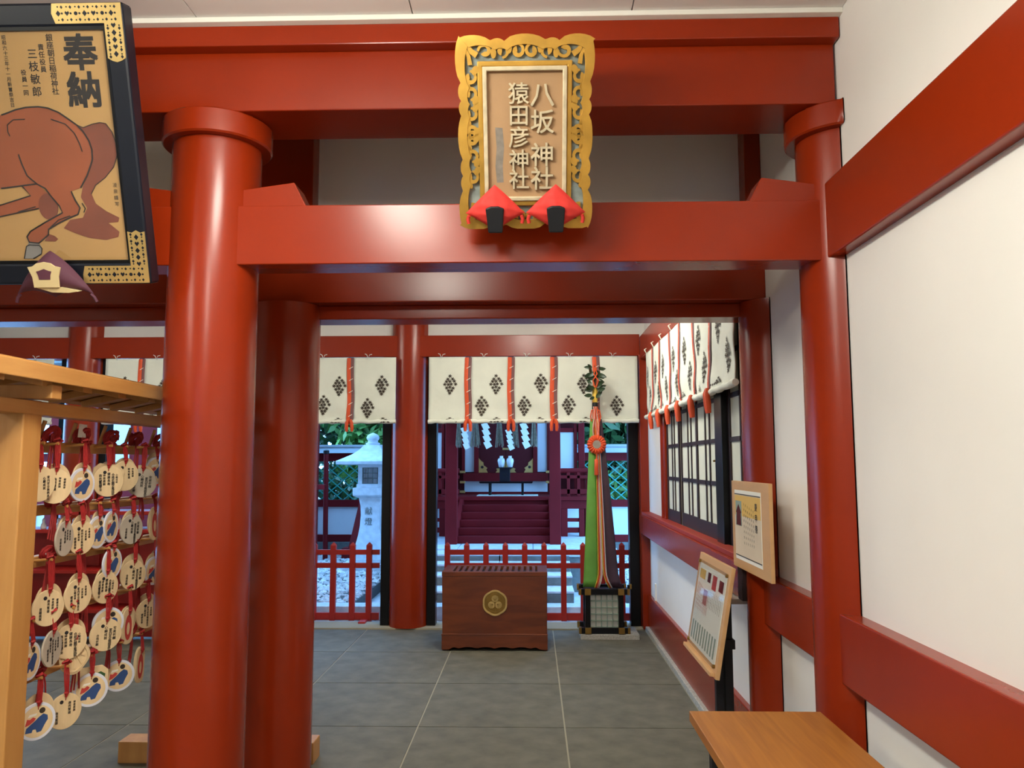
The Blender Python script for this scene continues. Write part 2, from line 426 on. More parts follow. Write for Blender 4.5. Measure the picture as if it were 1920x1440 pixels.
# ---- window on the right wall of the alcove: four dark lattice sashes
win = struct(MB().box(1.045, 1.10, 6.33, 6.50, 1.05, 2.42).box(1.05, 1.12, 3.95, 6.50, 2.40, 2.42).build('window_1', M['red'], bevel=.003), 'lattice window with dark bars and paper panes')
MB().box(1.035, 1.10, 6.45, 6.475, 1.05, 2.42).build('frame_post', M['red_flat'], win)
MB().box(1.040, 1.12, 4.40, 4.57, 1.05, 2.42).build('centre_post', M['black'], win, bevel=.003)
for (a, b) in ((5.80, 6.34), (5.19, 5.82), (4.57, 5.21), (3.80, 4.40)):
    dx = 0.0 if a in (5.80, 4.57) else 0.024
    X0 = 1.062 + dx * .5
    s = MB().box(X0, X0 + .012, a, a + .040, 1.05, 2.42).box(X0, X0 + .012, b - .040, b, 1.05, 2.42).build('sash', M['dark_wood'], win, bevel=.002)
    MB().box(X0, X0 + .012, a + .040, b - .040, 1.05, 1.14).build('bottom_rail', M['dark_wood'], s)
    for z in (1.375, 1.622, 1.86, 2.10):
        MB().box(X0 + .003, X0 + .010, a + .040, b - .040, z - .013, z + .013).build('bar', M['dark_wood'], s)
    for t in (0.40, 0.58):
        y = a + (b - a) * t
        MB().box(X0 + .003, X0 + .010, y - .011, y + .011, 1.14, 2.42).build('bar', M['dark_wood'], s)
    MB().box(X0 + .010, X0 + .014, a, b, 1.05, 2.42).build('pane', M['shoji'], s)
MB().lathe([(0.010, 0), (0.012, .008), (0.004, .012)], 10).build('sash_knob', M['brass'], win, smooth=40).location = (1.05, 4.62, 1.50)
tag(MB().box(0.92, XW, 3.82, 4.16, 0.838, 0.862).build('wall_shelf', M['white_paint'], bevel=.002), 'small white shelf jutting out under the red sill beam', 'shelf')
tag(MB().box(1.048, XW + .002, 6.98, 7.03, 0.315, 0.46).build('wall_plate', M['white_paint'], bevel=.003), 'narrow white cover plate low on the far end of the right wall', 'cover plate')

# ---- lamps of the rooms
def lamp(x, y, z, w, d, radiance, label):
    t = thing('ceiling_lamp', label, 'lamp', (x, y, z), 'ceiling lamps')
    for q in (-1, 1): MB().tube([(x, y + q * d * .35, z), (x, y + q * d * .35, z - .22)], .008, 8).build('hanger', M['white_paint'], t)
    MB().box(x-w/2+.03, x+w/2-.03, y-d/2+.03, y+d/2-.03, z-.23, z-.21).build('housing', M['white_paint'], t, bevel=.004)
    m_ = mat('lamp_diffuser', (0.9, 0.88, 0.82), 0.5, emit=(WARM, radiance * LAMP))
    MB().box(x-w/2, x+w/2, y-d/2, y+d/2, z-.34, z-.23).build('diffuser', m_, t)
    return t
lamp(-0.62, 1.55, 3.036, 0.24, 0.60, 58, 'small ceiling lamp just in front of the gate')
lamp(-0.62, -0.60, 3.036, 0.24, 1.20, 47, 'ceiling lamp above the viewer')
lamp(-3.20, -0.60, 3.036, 0.24, 1.20, 30, 'ceiling lamp over the left of the hall')
lamp(-0.05, 5.55, 3.20, 0.24, 1.20, 36, 'ceiling lamp in the alcove behind the inner beam')
lamp(-3.30, 5.55, 3.20, 0.24, 1.20, 25, 'ceiling lamp in the left bay of the alcove')

# ================================================================== PILLARS AND GATE
def clipx(mb):
    for p in mb.v: p.x = min(p.x, XW - .002)
    return mb
def pillar(x, y, r, z1, label, z0=0.0):
    o = clipx(MB().lathe([(r, 0), (r, z1 - z0)], 64, (x, y, z0))).build('pillar', M['red'], None, smooth=40)
    return tag(o, label, 'pillar', 'round red pillars')
pillar(-1.151, 3.66, 0.156, 2.23, 'round red pillar half hidden behind the large front gate pillar')
pillar(1.118, 3.66, 0.156, 2.23, 'round red pillar behind the small hanging notice board at the right wall')
pillar(-1.151, 7.47, 0.172, 3.2, 'round red pillar between the stone lantern view and the offering box', 0.012)
pillar(-4.270, 7.47, 0.172, 3.2, 'distant round red pillar rising above the roof of the tablet rack', 0.012)

gate = thing('torii_gate', 'large red torii gate with the gilded name plaque on its crossbeam', 'gate', (-0.017, 2.8, 0))
for x in (-1.151, 1.117):
    c = clipx(MB().lathe([(0.156, 0), (0.156, 2.66)], 72, (x, 2.8, 0))).build('column', M['red'], gate, smooth=40)
    clipx(MB().lathe([(0.150, 2.642), (0.186, 2.642), (0.192, 2.648), (0.192, 2.724), (0.186, 2.730), (0.15, 2.730)], 72, (x, 2.8, 0))).build('capital', M['red'], c, smooth=40)
MB().box(-1.95, 1.052, 2.66, 2.915, 2.73, 2.945).build('lower_lintel', M['red'], gate, bevel=.004)
MB().box(-1.95, 1.056, 2.612, 2.94, 2.945, 3.018).build('top_lintel', M['red'], gate, bevel=.004)
MB().box(-1.58, 1.056, 2.70, 2.84, 2.19, 2.402).build('crossbeam', M['red'], gate, bevel=.004)
def wedge(x, sx):
    L = 0.235; prof = [(0, 2.402), (L, 2.402), (L - .045, 2.402 + .088), (0, 2.402 + .062)]
    MB().prism([(x + sx * a, b) for a, b in prof], lambda a, b, d: (a, d, b), 2.835, 2.715).build('wedge', M['red'], gate, bevel=.003)
wedge(-1.03, 1); wedge(-1.27, -1); wedge(0.995, -1)

# ================================================================== NAME PLAQUE
P0 = Vector((-0.018, 2.575, 2.272)); UPV = Vector((0, -0.23, 0.547)).normalized(); NRM = Vector((1, 0, 0)).cross(UPV)
def pq(u, v, d): return P0 + Vector((1, 0, 0)) * u + UPV * v + NRM * d
pl = thing('name_plaque', 'gilded carved frame plaque with raised characters hanging on the gate', 'plaque', P0)
def lobes(cuts, base, outs):
    pts = []
    for i in range(len(cuts) - 1):
        a, b = cuts[i], cuts[i+1]
        for k in range(7):
            t = k / 7
            pts.append((a + (b - a) * t, base + outs[i] * max(0.0, math.sin(math.pi * min(max(t, .02), .98))) ** 0.45))
    return pts
Wd, Hd = 0.219, 0.593
sideC = [0.593, 0.456, 0.402, 0.357, 0.222, 0.171, 0.124, 0.0]
sideO = [0.019, 0.012, 0.011, 0.016, 0.011, 0.011, 0.019]
topC = [-0.219, -0.108, -0.064, 0.064, 0.108, 0.219]
topO = [0.022, 0.012, 0.024, 0.012, 0.022]
def clampc(p): return (max(-Wd, min(Wd, p[0])), max(0.0, min(Hd + .004, p[1])))
outline = []
for u, e in lobes(topC[::-1], Hd - .020, topO): outline.append((u, e))                  # top, right to left
for v, e in lobes(sideC, Wd - .019, sideO): outline.append((-e, v))                     # left, downwards
for u, e in lobes(topC, .020, topO): outline.append((u, .040 - e))                       # bottom, left to right
for v, e in lobes(sideC[::-1], Wd - .019, sideO): outline.append((e, v))                # right, upwards
outline = [clampc(p) for p in outline]
cu0, cv0 = 0.0, Hd / 2
def shrink(k): return [(p[0] * (1 - k / Wd), cv0 + (p[1] - cv0) * (1 - k / (Hd / 2))) for p in outline]
MB().prism(shrink(.006), pq, -0.035, -0.015).build('backing', M['verdigris'], pl)
MB().ring_prism(outline, shrink(.030), pq, -0.040, 0.000).build('scalloped_rim', M['gold'], pl, smooth=30, bevel=.002)
IU0, IU1, IV0, IV1 = -0.134, 0.133, 0.090, 0.503
def rect(a, b, c, d): return [(a, c), (b, c), (b, d), (a, d)]
MB().ring_prism(rect(IU0 - .016, IU1 + .016, IV0 - .016, IV1 + .016), rect(IU0, IU1, IV0, IV1), pq, -0.035, -0.002).build('inner_border', M['gold'], pl, bevel=.003)
MB().ring_prism(rect(IU0, IU1, IV0, IV1), rect(IU0 + .014, IU1 - .014, IV0 + .014, IV1 - .014), pq, -0.035, 0.004).build('inner_moulding', M['pale_gilt'], pl, bevel=.003)
MB().prism(rect(IU0 + .010, IU1 - .010, IV0 + .010, IV1 - .010), pq, -0.032, -0.012).build('field', M['tan_board'], pl)
sw = MB()
def scroll(cx_, cy_, r0, a0, turn, w=.010):
    pts = []; n = 13
    for i in range(n):
        t = i / (n - 1); a = a0 + turn * t * 2 * math.pi; r = r0 * (1 - .72 * t)
        pts.append((cx_ + r * math.cos(a), cy_ + r * math.sin(a)))
    ws = [w * (0.75 + .9 * (i / (n - 1))) for i in range(n)]
    strip(sw, pts, ws, pq, -0.011, -0.003)
def lobe(cx_, cy_, rx, ry, rot=0):
    c, s_ = math.cos(rot), math.sin(rot)
    sw.prism([(cx_ + x * c - y * s_, cy_ + x * s_ + y * c) for x, y in disc_poly(0, 0, rx, ry, 12)], pq, -0.011, -0.002)
for sx in (-1, 1):
    X = sx * .169
    for v, tr in ((.165, 1), (.235, -1), (.285, 1), (.310, -1), (.360, 1), (.425, -1), (.470, 1)):
        scroll(X + sx * .004, v, .021, R(90) * tr, sx * tr * .95)
        lobe(X - sx * .012, v + .022 * tr, .010, .015, R(25) * sx)
        lobe(X + sx * .014, v - .020 * tr, .008, .016, R(-30) * sx)
    scroll(X, .296, .016, 0, .98, .008)
    for v, tr in ((.548, 1), (.045, -1)):
        scroll(sx * .070, v, .020, R(-90) * tr, -sx * tr * .95); scroll(sx * .022, v, .021, R(90) * tr, sx * tr * .95)
        scroll(sx * .125, v, .022, R(180) * tr, sx * tr * .9)
        lobe(sx * .048, v + .008 * tr, .008, .016); lobe(sx * .098, v - .006 * tr, .009, .016)
        strip(sw, [(sx * .150, v - .012 * tr), (sx * .168, v), (sx * .186, v + .026 * tr)], [.018, .016, .004], pq, -0.011, -0.002)
        strip(sw, [(sx * .172, v - .040 * tr), (sx * .176, v - .015 * tr), (sx * .190, v + .018 * tr)], [.014, .012, .004], pq, -0.011, -0.002)
tag(sw.build('scrollwork', M['gold'], pl, bevel=.0015), kind='stuff')
for chars, cx_, cys, sz in (('八坂神社', 0.054, (.4185, .337, .235, .1605), .078), ('猿田彦神社', -0.021, (.4225, .357, .290, .2195, .159), .068)):
    for c, v in zip(chars, cys):
        g = MB(); put_glyph(g, c, cx_, v, sz, pq, -0.012, -0.001, bold=.018); g.build('character', M['pale_gilt'], pl)
MB().prism([(-.097, .321), (-.073, .319), (-.069, .26), (-.074, .20), (-.072, .149), (-.094, .148), (-.098, .20), (-.093, .26)], pq, -.0125, -.0115).build('worn_patch', M['grime'], pl)

# cushions tied at the foot of the plaque
def cushion(cu_, label, name='gate_cushion'):
    base = pq(cu_, 0.055, 0.02)
    t = thing(name, label, 'cushion', base, 'red diamond cushions under the plaque')
    def side(sg):
        def fn(a, b):
            p, q = a * 2 - 1, b * 2 - 1
            th = .026 * (max(0, (1 - p * p) * (1 - q * q))) ** .55
            x = (p - q) * .0485; y = (p + q) * .041
            y += -.010 * abs(x / .1) ** 2
            pl_ = .003 * math.sin(9 * p) * math.sin(7 * q) * (1 - p * p)
            if y < 0: y *= .80
            return pq(cu_ + x, .062 + y, .022 + sg * (th + pl_))
        return fn
    mb = MB(); mb.quad_grid(side(1), 22, 22); mb.quad_grid(side(-.45), 22, 22, flip=True)
    mb.build('cushion_body', M['red_cloth'], t, smooth=70)
    MB().prism([(cu_ - .030, .070), (cu_ - .012, .077), (cu_ + .012, .077), (cu_ + .030, .070), (cu_ + .024, -.008), (cu_ - .022, -.008)], pq, .030, .054).build('tab', M['black_matt'], t, bevel=.004)
    for sx in (-1, 1):
        MB().tube([pq(cu_ + sx * .086, .046, .024), pq(cu_ + sx * .090, .034, .022), pq(cu_ + sx * .087, .020, .022)], .006, 7).build('tie', M['red_cloth'], t, smooth=60)
    return t
cushion(-0.100, 'red diamond cushion with black tab under the left side of the plaque')
cushion(0.098, 'red diamond cushion with black tab under the right side of the plaque')

# ================================================================== VOTIVE HORSE PAINTING
A0 = Vector((-1.254, 2.545, 2.088)); AUP = Vector((0, -0.265, 0.822)).normalized(); AN = Vector((1, 0, 0)).cross(AUP)
def pa(u, v, d): return A0 + Vector((1, 0, 0)) * u + AUP * v + AN * d
pt = thing('votive_painting', 'big black framed horse painting with gilt corners at upper left', 'painting', A0)
UL = -1.12     # left end of the frame
for nm, poly in (('frame_rail', [(UL, 0), (0, 0), (-.064, .070), (UL + .064, .070)]), ('frame_rail', [(UL, .864), (UL + .064, .794), (-.064, .794), (0, .864)]),
                 ('frame_rail', [(0, 0), (0, .864), (-.064, .794), (-.064, .070)]), ('frame_rail', [(UL, 0), (UL + .064, .070), (UL + .064, .794), (UL, .864)])):
    MB().prism(poly, pa, -.065, 0).build(nm, M['navy_black'], pt, bevel=.008)
MB().prism(rect(UL + .05, -.05, .056, .808), pa, -.055, -.014).build('backing_panel', M['panel'], pt)
MB().ring_prism(rect(UL + .06, -.060, .066, .798), rect(UL + .069, -.069, .079, .785), pa, -.014, -.004).build('inner_fillet', M['black'], pt)
BODY = [(-.4305,.5378),(-.4162,.5417),(-.3818,.5533),(-.3483,.5598),(-.3086,.5614),(-.2775,.5569),(-.2443,.5428),(-.2176,.5239),(-.1915,.5042),(-.173,.4829),(-.1582,.4557),(-.1522,.4288),(-.1543,.3976),(-.1615,.3812),(-.1778,.3482),(-.2035,.3101),(-.2363,.2996),(-.226,.2708),(-.2133,.2469),(-.2229,.2265),(-.2506,.2165),(-.2886,.1997),(-.3268,.1794),(-.3291,.1623),(-.365,.1351),(-.3968,.1388),(-.4015,.1561),(-.3882,.1731),(-.3383,.2),(-.2735,.2322),(-.2813,.2543),(-.3024,.2818),(-.3197,.309),(-.3458,.3243),(-.4642,.3112)]
FORE = [(-.56,.315),(-.66,.34),(-.70,.30),(-.76,.20),(-.74,.13),(-.70,.13),(-.715,.19),(-.66,.27),(-.74,.36),(-.80,.44),(-.90,.42),(-.985,.38),(-.99,.43),(-.92,.52),(-.86,.62),(-.80,.655),(-.73,.62),(-.64,.555),(-.55,.525)]
MB().prism(BODY + FORE, pa, -.014, -.0125).build('horse_body', M['horse'], pt)
MB().prism([(-.365,.1351),(-.3567,.1177),(-.3608,.1005),(-.3899,.0851),(-.4204,.0853),(-.4076,.1251),(-.3968,.1388)], pa, -.0142, -.0120).build('hoof', M['hoof'], pt)
MB().prism([(-.395,.3171),(-.3458,.3243),(-.3024,.2818),(-.3413,.2493),(-.4772,.2234),(-.56,.20),(-.59,.13),(-.63,.13),(-.60,.24),(-.472,.259),(-.3711,.2875)], pa, -.0142, -.0128).build('hind_leg', M['horse'], pt)
MB().prism(disc_poly(-.318, .252, .032, .042), pa, -.0142, -.0126).build('shadow_patch', M['tail'], pt)
MB().prism([(-.330,.165),(-.310,.158),(-.300,.148),(-.310,.140),(-.345,.142)], pa, -.0142, -.0126).build('fetlock', M['tail'], pt)
TAIL = [(-.1915,.5042),(-.1713,.4965),(-.1408,.5068),(-.1162,.5114),(-.0978,.5079),(-.0803,.4818),(-.0720,.4478),(-.0720,.4103),(-.0879,.3738),(-.1196,.341),(-.1537,.318),(-.171,.2906),(-.1608,.26),(-.1287,.2354),(-.0882,.2147),(-.0932,.2011),(-.1261,.198),(-.0933,.1704),(-.0988,.1534),(-.1397,.1434),(-.1954,.1508),(-.2361,.1649),(-.2762,.1824),(-.2515,.2094),(-.2084,.2158),(-.1906,.2461),(-.2072,.2808),(-.1959,.3151),(-.1778,.3482),(-.1543,.3976),(-.1582,.4557),(-.173,.4829)]
MB().prism(TAIL, pa, -.0142, -.0128).build('tail', M['tail'], pt)
ol = MB()
strip(ol, BODY[:16], .0045, pa, -.0126, -.0112); strip(ol, BODY[16:29], .0042, pa, -.0126, -.0112); strip(ol, BODY[26:], .0042, pa, -.0126, -.0112)
strip(ol, [(-.3929,.4167),(-.3862,.3869),(-.374,.3498),(-.3458,.3243)], .004, pa, -.0126, -.0112)
strip(ol, [(-.2727,.523),(-.2283,.5079),(-.2026,.48),(-.1896,.4472),(-.1841,.4226)], .003, pa, -.0126, -.0112)
strip(ol, [(-.3568,.524),(-.3948,.5228),(-.4161,.5069),(-.4175,.4858),(-.4125,.4727)], .003, pa, -.0126, -.0112)
strip(ol, TAIL[:12], .0022, pa, -.0126, -.0112)
strip(ol, [(-.4076,.1251),(-.3968,.130),(-.365,.128),(-.3567,.1177),(-.3608,.1005),(-.3899,.0851)], .003, pa, -.0126, -.0112)
strip(ol, [(-.4204,.0853),(-.4076,.1251)], .003, pa, -.0126, -.0112)
strip(ol, [(-.205,.262),(-.196,.245),(-.203,.232)], .003, pa, -.0126, -.0112)
strip(ol, [(-.32,.185),(-.29,.209),(-.25,.222)], .003, pa, -.0126, -.0112)
strip(ol, [(-.56,.205),(-.46,.226),(-.35,.2465)], .0035, pa, -.0126, -.0112); strip(ol, [(-.56,.250),(-.472,.259),(-.3711,.2875),(-.395,.3171)], .0035, pa, -.0126, -.0112)
strip(ol, [(-.42,.236),(-.36,.252)], .003, pa, -.0126, -.0112)
strip(ol, FORE, .004, pa, -.0126, -.0112)
tag(ol.build('outline', M['sumi'], pt), kind='stuff')
tx = MB(); D = -.0132
for c_, v_ in (('奉', .7195), ('納', .608)):
    g = MB(); put_glyph(g, c_, -.157, v_, .112, pa, D, bold=.055); g.build('character', M['sumi'], pt)
column_text(tx, '銀座朝日稲荷神社', -.247, .777, .596, .023, pa, D, .02); column_text(tx, '責任役員', -.277, .749, .662, .020, pa, D, .02)
column_text(tx, '三枝敏郎', -.307, .738, .588, .032, pa, D, .02); column_text(tx, '役員一同', -.342, .674, .594, .018, pa, D, .02)
column_text(tx, '昭和六十三年十一月新嘗祭吉日', -.391, .776, .560, .0145, pa, D, .02); column_text(tx, '凌泉謹写', -.091, .328, .248, .015, pa, D)
tag(tx.build('brush_writing', M['sumi'], pt), kind='stuff')
MB().prism(rect(UL + .066, -.066, .076, .788), pa, -.0075, -.0055).build('glass_pane', M['glass'], pt)
def gilt(poly, label=None):
    g = MB().prism(poly, pa, -.001, .0025).build('corner_fitting', M['gold_plate'], pt)
    return g
def cuts(g, spots):
    c = MB()
    for u, v, r, k in spots:
        if k == 0: c.prism([(u - r, v), (u, v - r * 1.2), (u + r, v), (u, v + r * 1.2)], pa, .002, .0032)
        elif k == 1: c.prism(disc_poly(u, v, r * .8, n=8), pa, .002, .0032)
        else: c.prism([(u, v - r), (u + r, v + .2 * r), (u + .6 * r, v + r), (u, v + .5 * r), (u - .6 * r, v + r), (u - r, v + .2 * r)], pa, .002, .0032)
    c.build('piercing', M['navy_black'], g)
def hrow(u0, u1, v0, n):
    out = []
    for i in range(n):
        u = u0 + (u1 - u0) * i / (n - 1); out.append((u, v0, .0072, (0, 2, 1)[i % 3]))
        for s_ in (-1, 1): out.append((u + (u1 - u0) / n * .5, v0 + s_ * .018, .0042, 0)); out.append((u, v0 + s_ * .019, .003, 1))
        out.append((u + (u1 - u0) / n * .5, v0, .004, 1))
    return out
def vrow(u0, v0, v1, n):
    out = []
    for i in range(n):
        v = v0 + (v1 - v0) * i / (n - 1); out.append((u0, v, .0075, (2, 0, 0)[i % 3]))
        for s_ in (-1, 1): out.append((u0 + s_ * .018, v + (v1 - v0) / n * .5, .0045, 0)); out.append((u0 + s_ * .018, v, .003, 1))
    return out
for fu in (lambda u: u, lambda u: UL - u):
    g = gilt([(fu(u), v) for u, v in ((-.218,.860),(-.004,.860),(-.004,.700),(-.018,.692),(-.032,.688),(-.046,.692),(-.060,.700),(-.060,.802),(-.212,.802),(-.222,.831))])
    cuts(g, [(fu(u), v, r, k) for u, v, r, k in hrow(-.200, -.035, .831, 7) + vrow(-.032, .795, .712, 5)])
    g = gilt([(fu(u), v) for u, v in ((-.222,.004),(-.004,.004),(-.004,.170),(-.018,.166),(-.032,.174),(-.046,.166),(-.060,.170),(-.060,.060),(-.214,.060),(-.222,.032))])
    cuts(g, [(fu(u), v, r, k) for u, v, r, k in hrow(-.200, -.035, .032, 7) + vrow(-.032, .066, .152, 5)])
# plum cushion at the foot of the painting
pcb = pa(-.31, .03, .01)
pc = thing('painting_cushion', 'plum cloth wedge with cream crest card under the horse painting', 'cushion', pcb)
def pcf(sg):
    def fn(a, b):
        p, q = a * 2 - 1, b * 2 - 1
        th = .045 * max(0, (1 - p * p) * (1 - q * q)) ** .6
        x = (p - q) * .064; y = (p + q) * .040
        y -= 4.2 * x * x
        return pa(-.312 + x, .036 + y * .95, .020 + sg * th)
    return fn
mb = MB(); mb.quad_grid(pcf(1), 16, 16); mb.quad_grid(pcf(-.4), 16, 16, flip=True); mb.build('cushion_body', M['plum_cloth'], pc, smooth=70)
CRD = [(-.366,.062),(-.350,.064),(-.335,.074),(-.312,.078),(-.290,.074),(-.276,.064),(-.259,.060),(-.268,.030),(-.270,-.004),(-.352,-.004),(-.354,.030)]
MB().prism(CRD, pa, .060, .066).build('crest_card', M['cream_cloth'], pc, bevel=.001)
MB().prism([(-.338,.048),(-.328,.050),(-.312,.056),(-.298,.050),(-.288,.048),(-.293,.036),(-.295,.022),(-.331,.022),(-.333,.036)], pa, .0655, .0675).build('crest_mark', M['plum_cloth'], pc)
MB().prism([(-.352,-.004),(-.270,-.004),(-.215,-.018),(-.245,-.022),(-.300,-.020)], pa, .030, .058).build('card_fold', M['cream_cloth'], pc)
for sx in (-1, 1):
    MB().tube([pa(-.312 + sx * .118, -.030, .02), pa(-.312 + sx * .128, -.040, .02), pa(-.312 + sx * .134, -.056, .018)], .005, 6).build('tie', M['plum_cloth'], pc, smooth=60)

# ================================================================== CURTAINS
def motif_shapes():
    out = []
    rows = [(0.085, [0]), (0.058, [-.021, .021]), (0.030, [-.038, 0, .038]), (0.0, [-.050, -.018, .018, .050]), (-.030, [-.034, 0, .034]), (-.058, [-.018, .018]), (-.084, [0])]
    rr = random.Random(3)
    for z, xs_ in rows:
        for x in xs_:
            a = rr.uniform(0, 1.5); x += rr.uniform(-.006, .006); zj = rr.uniform(-.006, .006)
            for k in range(3):
                b = a + k * math.pi / 3
                out.append((x, z + zj, b))
    return out
MOT = motif_shapes()
def curtain(label, bay, panels, zt, zb, place, motifs, seed, ribbon_w=.05, tuft=.075, tuft_w=.022):
    """place(s, z, n): s along the curtain, n out of the cloth towards the room"""
    rr = random.Random(seed)
    s0, s1 = panels[0][0], panels[-1][1]
    t = thing('shrine_curtain', label, 'curtain', place((s0 + s1) / 2, zb, 0), 'white shrine curtains')
    ph = [rr.uniform(0, 6) for _ in range(6)]
    def wav(s, z):
        h = (zt - z) / (zt - zb)
        return (.007 * math.sin(s * 9 + ph[0] + z * 4) + .005 * math.sin(z * 26 + ph[1] + s * 3) * h + .0035 * math.sin(s * 23 + z * 13 + ph[2])) * (.25 + .9 * h)
    for (a, b) in panels:
        nu = max(8, int((b - a) / .03))
        mb = MB()
        mb.quad_grid(lambda u, v, a=a, b=b: place(a + (b - a) * u, zb + .012 + (zt - zb - .012) * v, wav(a + (b - a) * u, zb + (zt - zb) * v)), nu, 20)
        pn = mb.build('cloth_panel', M['cloth'], t, smooth=80)
        sd = pn.modifiers.new('thick', 'SOLIDIFY'); sd.thickness = .003; sd.offset = -1
        rl = MB(); rp = [place(a - .004 + (b - a + .008) * k / 10, zb + .016 + .003 * math.sin(k * 1.7 + a * 9), .006) for k in range(11)]
        rl.tube(rp, [.019 + .002 * math.sin(k * 2.3) for k in range(11)], 12); rl.build('hem_roll', M['cloth'], pn, smooth=60)
        for k in (0.35,):
            q = a + (b - a) * k
            MB().tube([place(q - .03, zt + .030, .02), place(q - .012, zt + .022, .03), place(q, zt - .012, .014), place(q + .014, zt + .020, .03), place(q + .034, zt + .026, .02)], .0035, 6).build('tie_string', M['cloth'], pn, smooth=60)
    for (s, z, cut) in motifs:
        mb = MB(); w = .0068
        for mx, mz, ang in MOT:
            if cut and mz < -.012: continue
            L = .0170; dx, dz = math.cos(ang) * L, math.sin(ang) * L; nx, nz = -math.sin(ang) * w / 2, math.cos(ang) * w / 2
            b0 = len(mb.v)
            extra = .004 if not (cut and mz < .02) else .026
            for px_, pz_ in ((mx - dx - nx, mz - dz - nz), (mx + dx - nx, mz + dz - nz), (mx + dx + nx, mz + dz + nz), (mx - dx + nx, mz - dz + nz)):
                ss, zz = s + px_, z + pz_ * (.95 if not cut else .45)
                mb.V(place(ss, zz, wav(ss, zz) + extra))
            mb.f.append((b0, b0+1, b0+2, b0+3))
        tag(mb.build('printed_motif', M['ink'], t), kind='stuff')
    for i in range(len(panels) - 1):
        a, b = panels[i][1], panels[i+1][0]
        m_ = (a + b) / 2; hw = (b - a) / 2 + .006
        def rib(off0, off1, nn):
            return lambda u, v: place(m_ + off0 + (off1 - off0) * u + .004 * math.sin(v * 7 + i), zb - .005 + (zt - zb) * v, nn + wav(m_, zb + (zt - zb) * v) + .006 * math.sin(u * 3.1))
        r1 = MB().quad_grid(rib(-hw, .004, .004), 3, 14).build('ribbon', M['orange'], t, smooth=80)
        MB().quad_grid(rib(.002, hw, .002), 3, 14).build('ribbon', M['mauve'], t, smooth=80)
        st = MB()
        for k in range(5):
            z = zb + (zt - zb) * (.12 + .18 * k); st.quad_grid(lambda u, v, z=z: place(m_ + (-.4 + 1.1 * u) * hw, z + (v - .5) * .006 + .02 * (u - .5), .014 + wav(m_, z)), 4, 1)
        tag(st.build('stitching', M['white_silk'], r1), kind='stuff')
        for sx in (-1, 1):
            mb = MB(); c = m_ + sx * tuft_w
            mb.tube([place(c - sx * .010, zb + .035, .026), place(c, zb + .005, .030), place(c + sx * .003, zb - tuft * .5, .024), place(c + sx * .002, zb - tuft, .020)], [.010, .016, .017, .012], 8)
            mb.build('ribbon_end', M['orange'], t, smooth=60)
    return t
def far_x(p): return -0.951 + (p - 803) * .004885
def far_z(p): return 1.853 + (793 - p) * .00487
far_place = lambda s, z, n: Vector((s, 7.27 - n, z))
curtain('long white shrine curtain behind the offering box with five cloth panels', 'far right', [(-.951, -.613), (-.562, -.219), (-.166, .172), (.229, .561), (.617, .968)], 2.470, 1.858, far_place,
        [(far_x(843), far_z(719), 0), (far_x(930), far_z(719), 0), (far_x(903), far_z(760), 0), (far_x(1014), far_z(718), 0), (far_x(983), far_z(760), 0), (far_x(1095), far_z(719), 0), (far_x(1066), far_z(759), 0), (far_x(1156), far_z(760), 0),
         (far_x(843), far_z(790), 1), (far_x(931), far_z(790), 1), (far_x(1012), far_z(790), 1), (far_x(1098), far_z(790), 1)], 5)
cl_l = [(-3.98, -3.66), (-3.61, -3.27), (-3.22, -2.88), (-2.83, -2.49), (-2.44, -2.10), (-2.05, -1.703), (-1.650, -1.256)]
ml = [(far_x(633), far_z(721), 0), (far_x(714), far_z(720), 0), (far_x(687), far_z(763), 0), (far_x(604), far_z(757), 0), (far_x(632), far_z(790), 1), (far_x(717), far_z(790), 1)]
for a, b in cl_l[:5]:
    ml += [((a + b) / 2 + .03, far_z(720), 0), (a + .09, far_z(760), 0)]
curtain('white shrine curtain in the middle bay above the stone lantern', 'far middle', cl_l, 2.470, 1.858, far_place, ml, 6)
cl_ll = [(-5.84, -5.50), (-5.45, -5.11), (-5.06, -4.76), (-4.72, -4.47)]
curtain('white shrine curtain seen above the roof at far left', 'far left', cl_ll, 2.470, 1.858, far_place, [((a + b) / 2, far_z(720), 0) for a, b in cl_ll], 8)
rp = [(3.86, 4.385), (4.42, 4.83), (4.865, 5.28), (5.315, 5.68), (5.715, 6.11), (6.145, 6.48), (6.515, 6.88)]
rm = []
for a, b in rp:
    rm += [(a + (b - a) * .68, 2.22, 0), (a + (b - a) * .30, 2.04, 0), (a + (b - a) * .72, 1.91, 1)]
curtain('white shrine curtain hanging along the right wall above the lattice window', 'right', [(-b, -a) for a, b in rp][::-1], 2.435, 1.868, lambda s, z, n: Vector((0.992 - n, -s, z)), [(-s, z, c) for s, z, c in rm], 9, tuft=.10, tuft_w=.016)

# ================================================================== OFFERING BOX
ob = thing('offering_box', 'polished brown wooden offering box with gold crest and slatted top', 'offering box', (-.305, 6.7, 0))
bx0, bx1, by0, by1 = -.728, .112, 6.52, 6.94
b = MB()
b.hexa([(bx0, by0, .13), (bx1, by0, .13), (bx1, by1, .13), (bx0, by1, .13)], [(bx0 - .004, by0 - .004, .585), (bx1 + .004, by0 - .004, .585), (bx1 + .004, by1, .585), (bx0 - .004, by1, .585)])
b.build('body', M['keyaki'], ob, bevel=.004)
rim = MB()
for x0, x1, y0, y1 in ((bx0 - .006, bx1 + .006, by0 - .006, by0 + .03), (bx0 - .006, bx1 + .006, by1 - .04, by1), (bx0 - .006, bx0 + .075, by0 + .03, by1 - .04), (bx1 - .075, bx1 + .006, by0 + .03, by1 - .04)):
    rim.box(x0, x1, y0, y1, .585, .622)
rim.build('rim', M['keyaki'], ob, bevel=.004)
MB().box(bx0 + .07, bx1 - .07, by0 + .03, by1 - .04, .585, .589).build('inner_shadow_board', M['dark_wood'], ob)
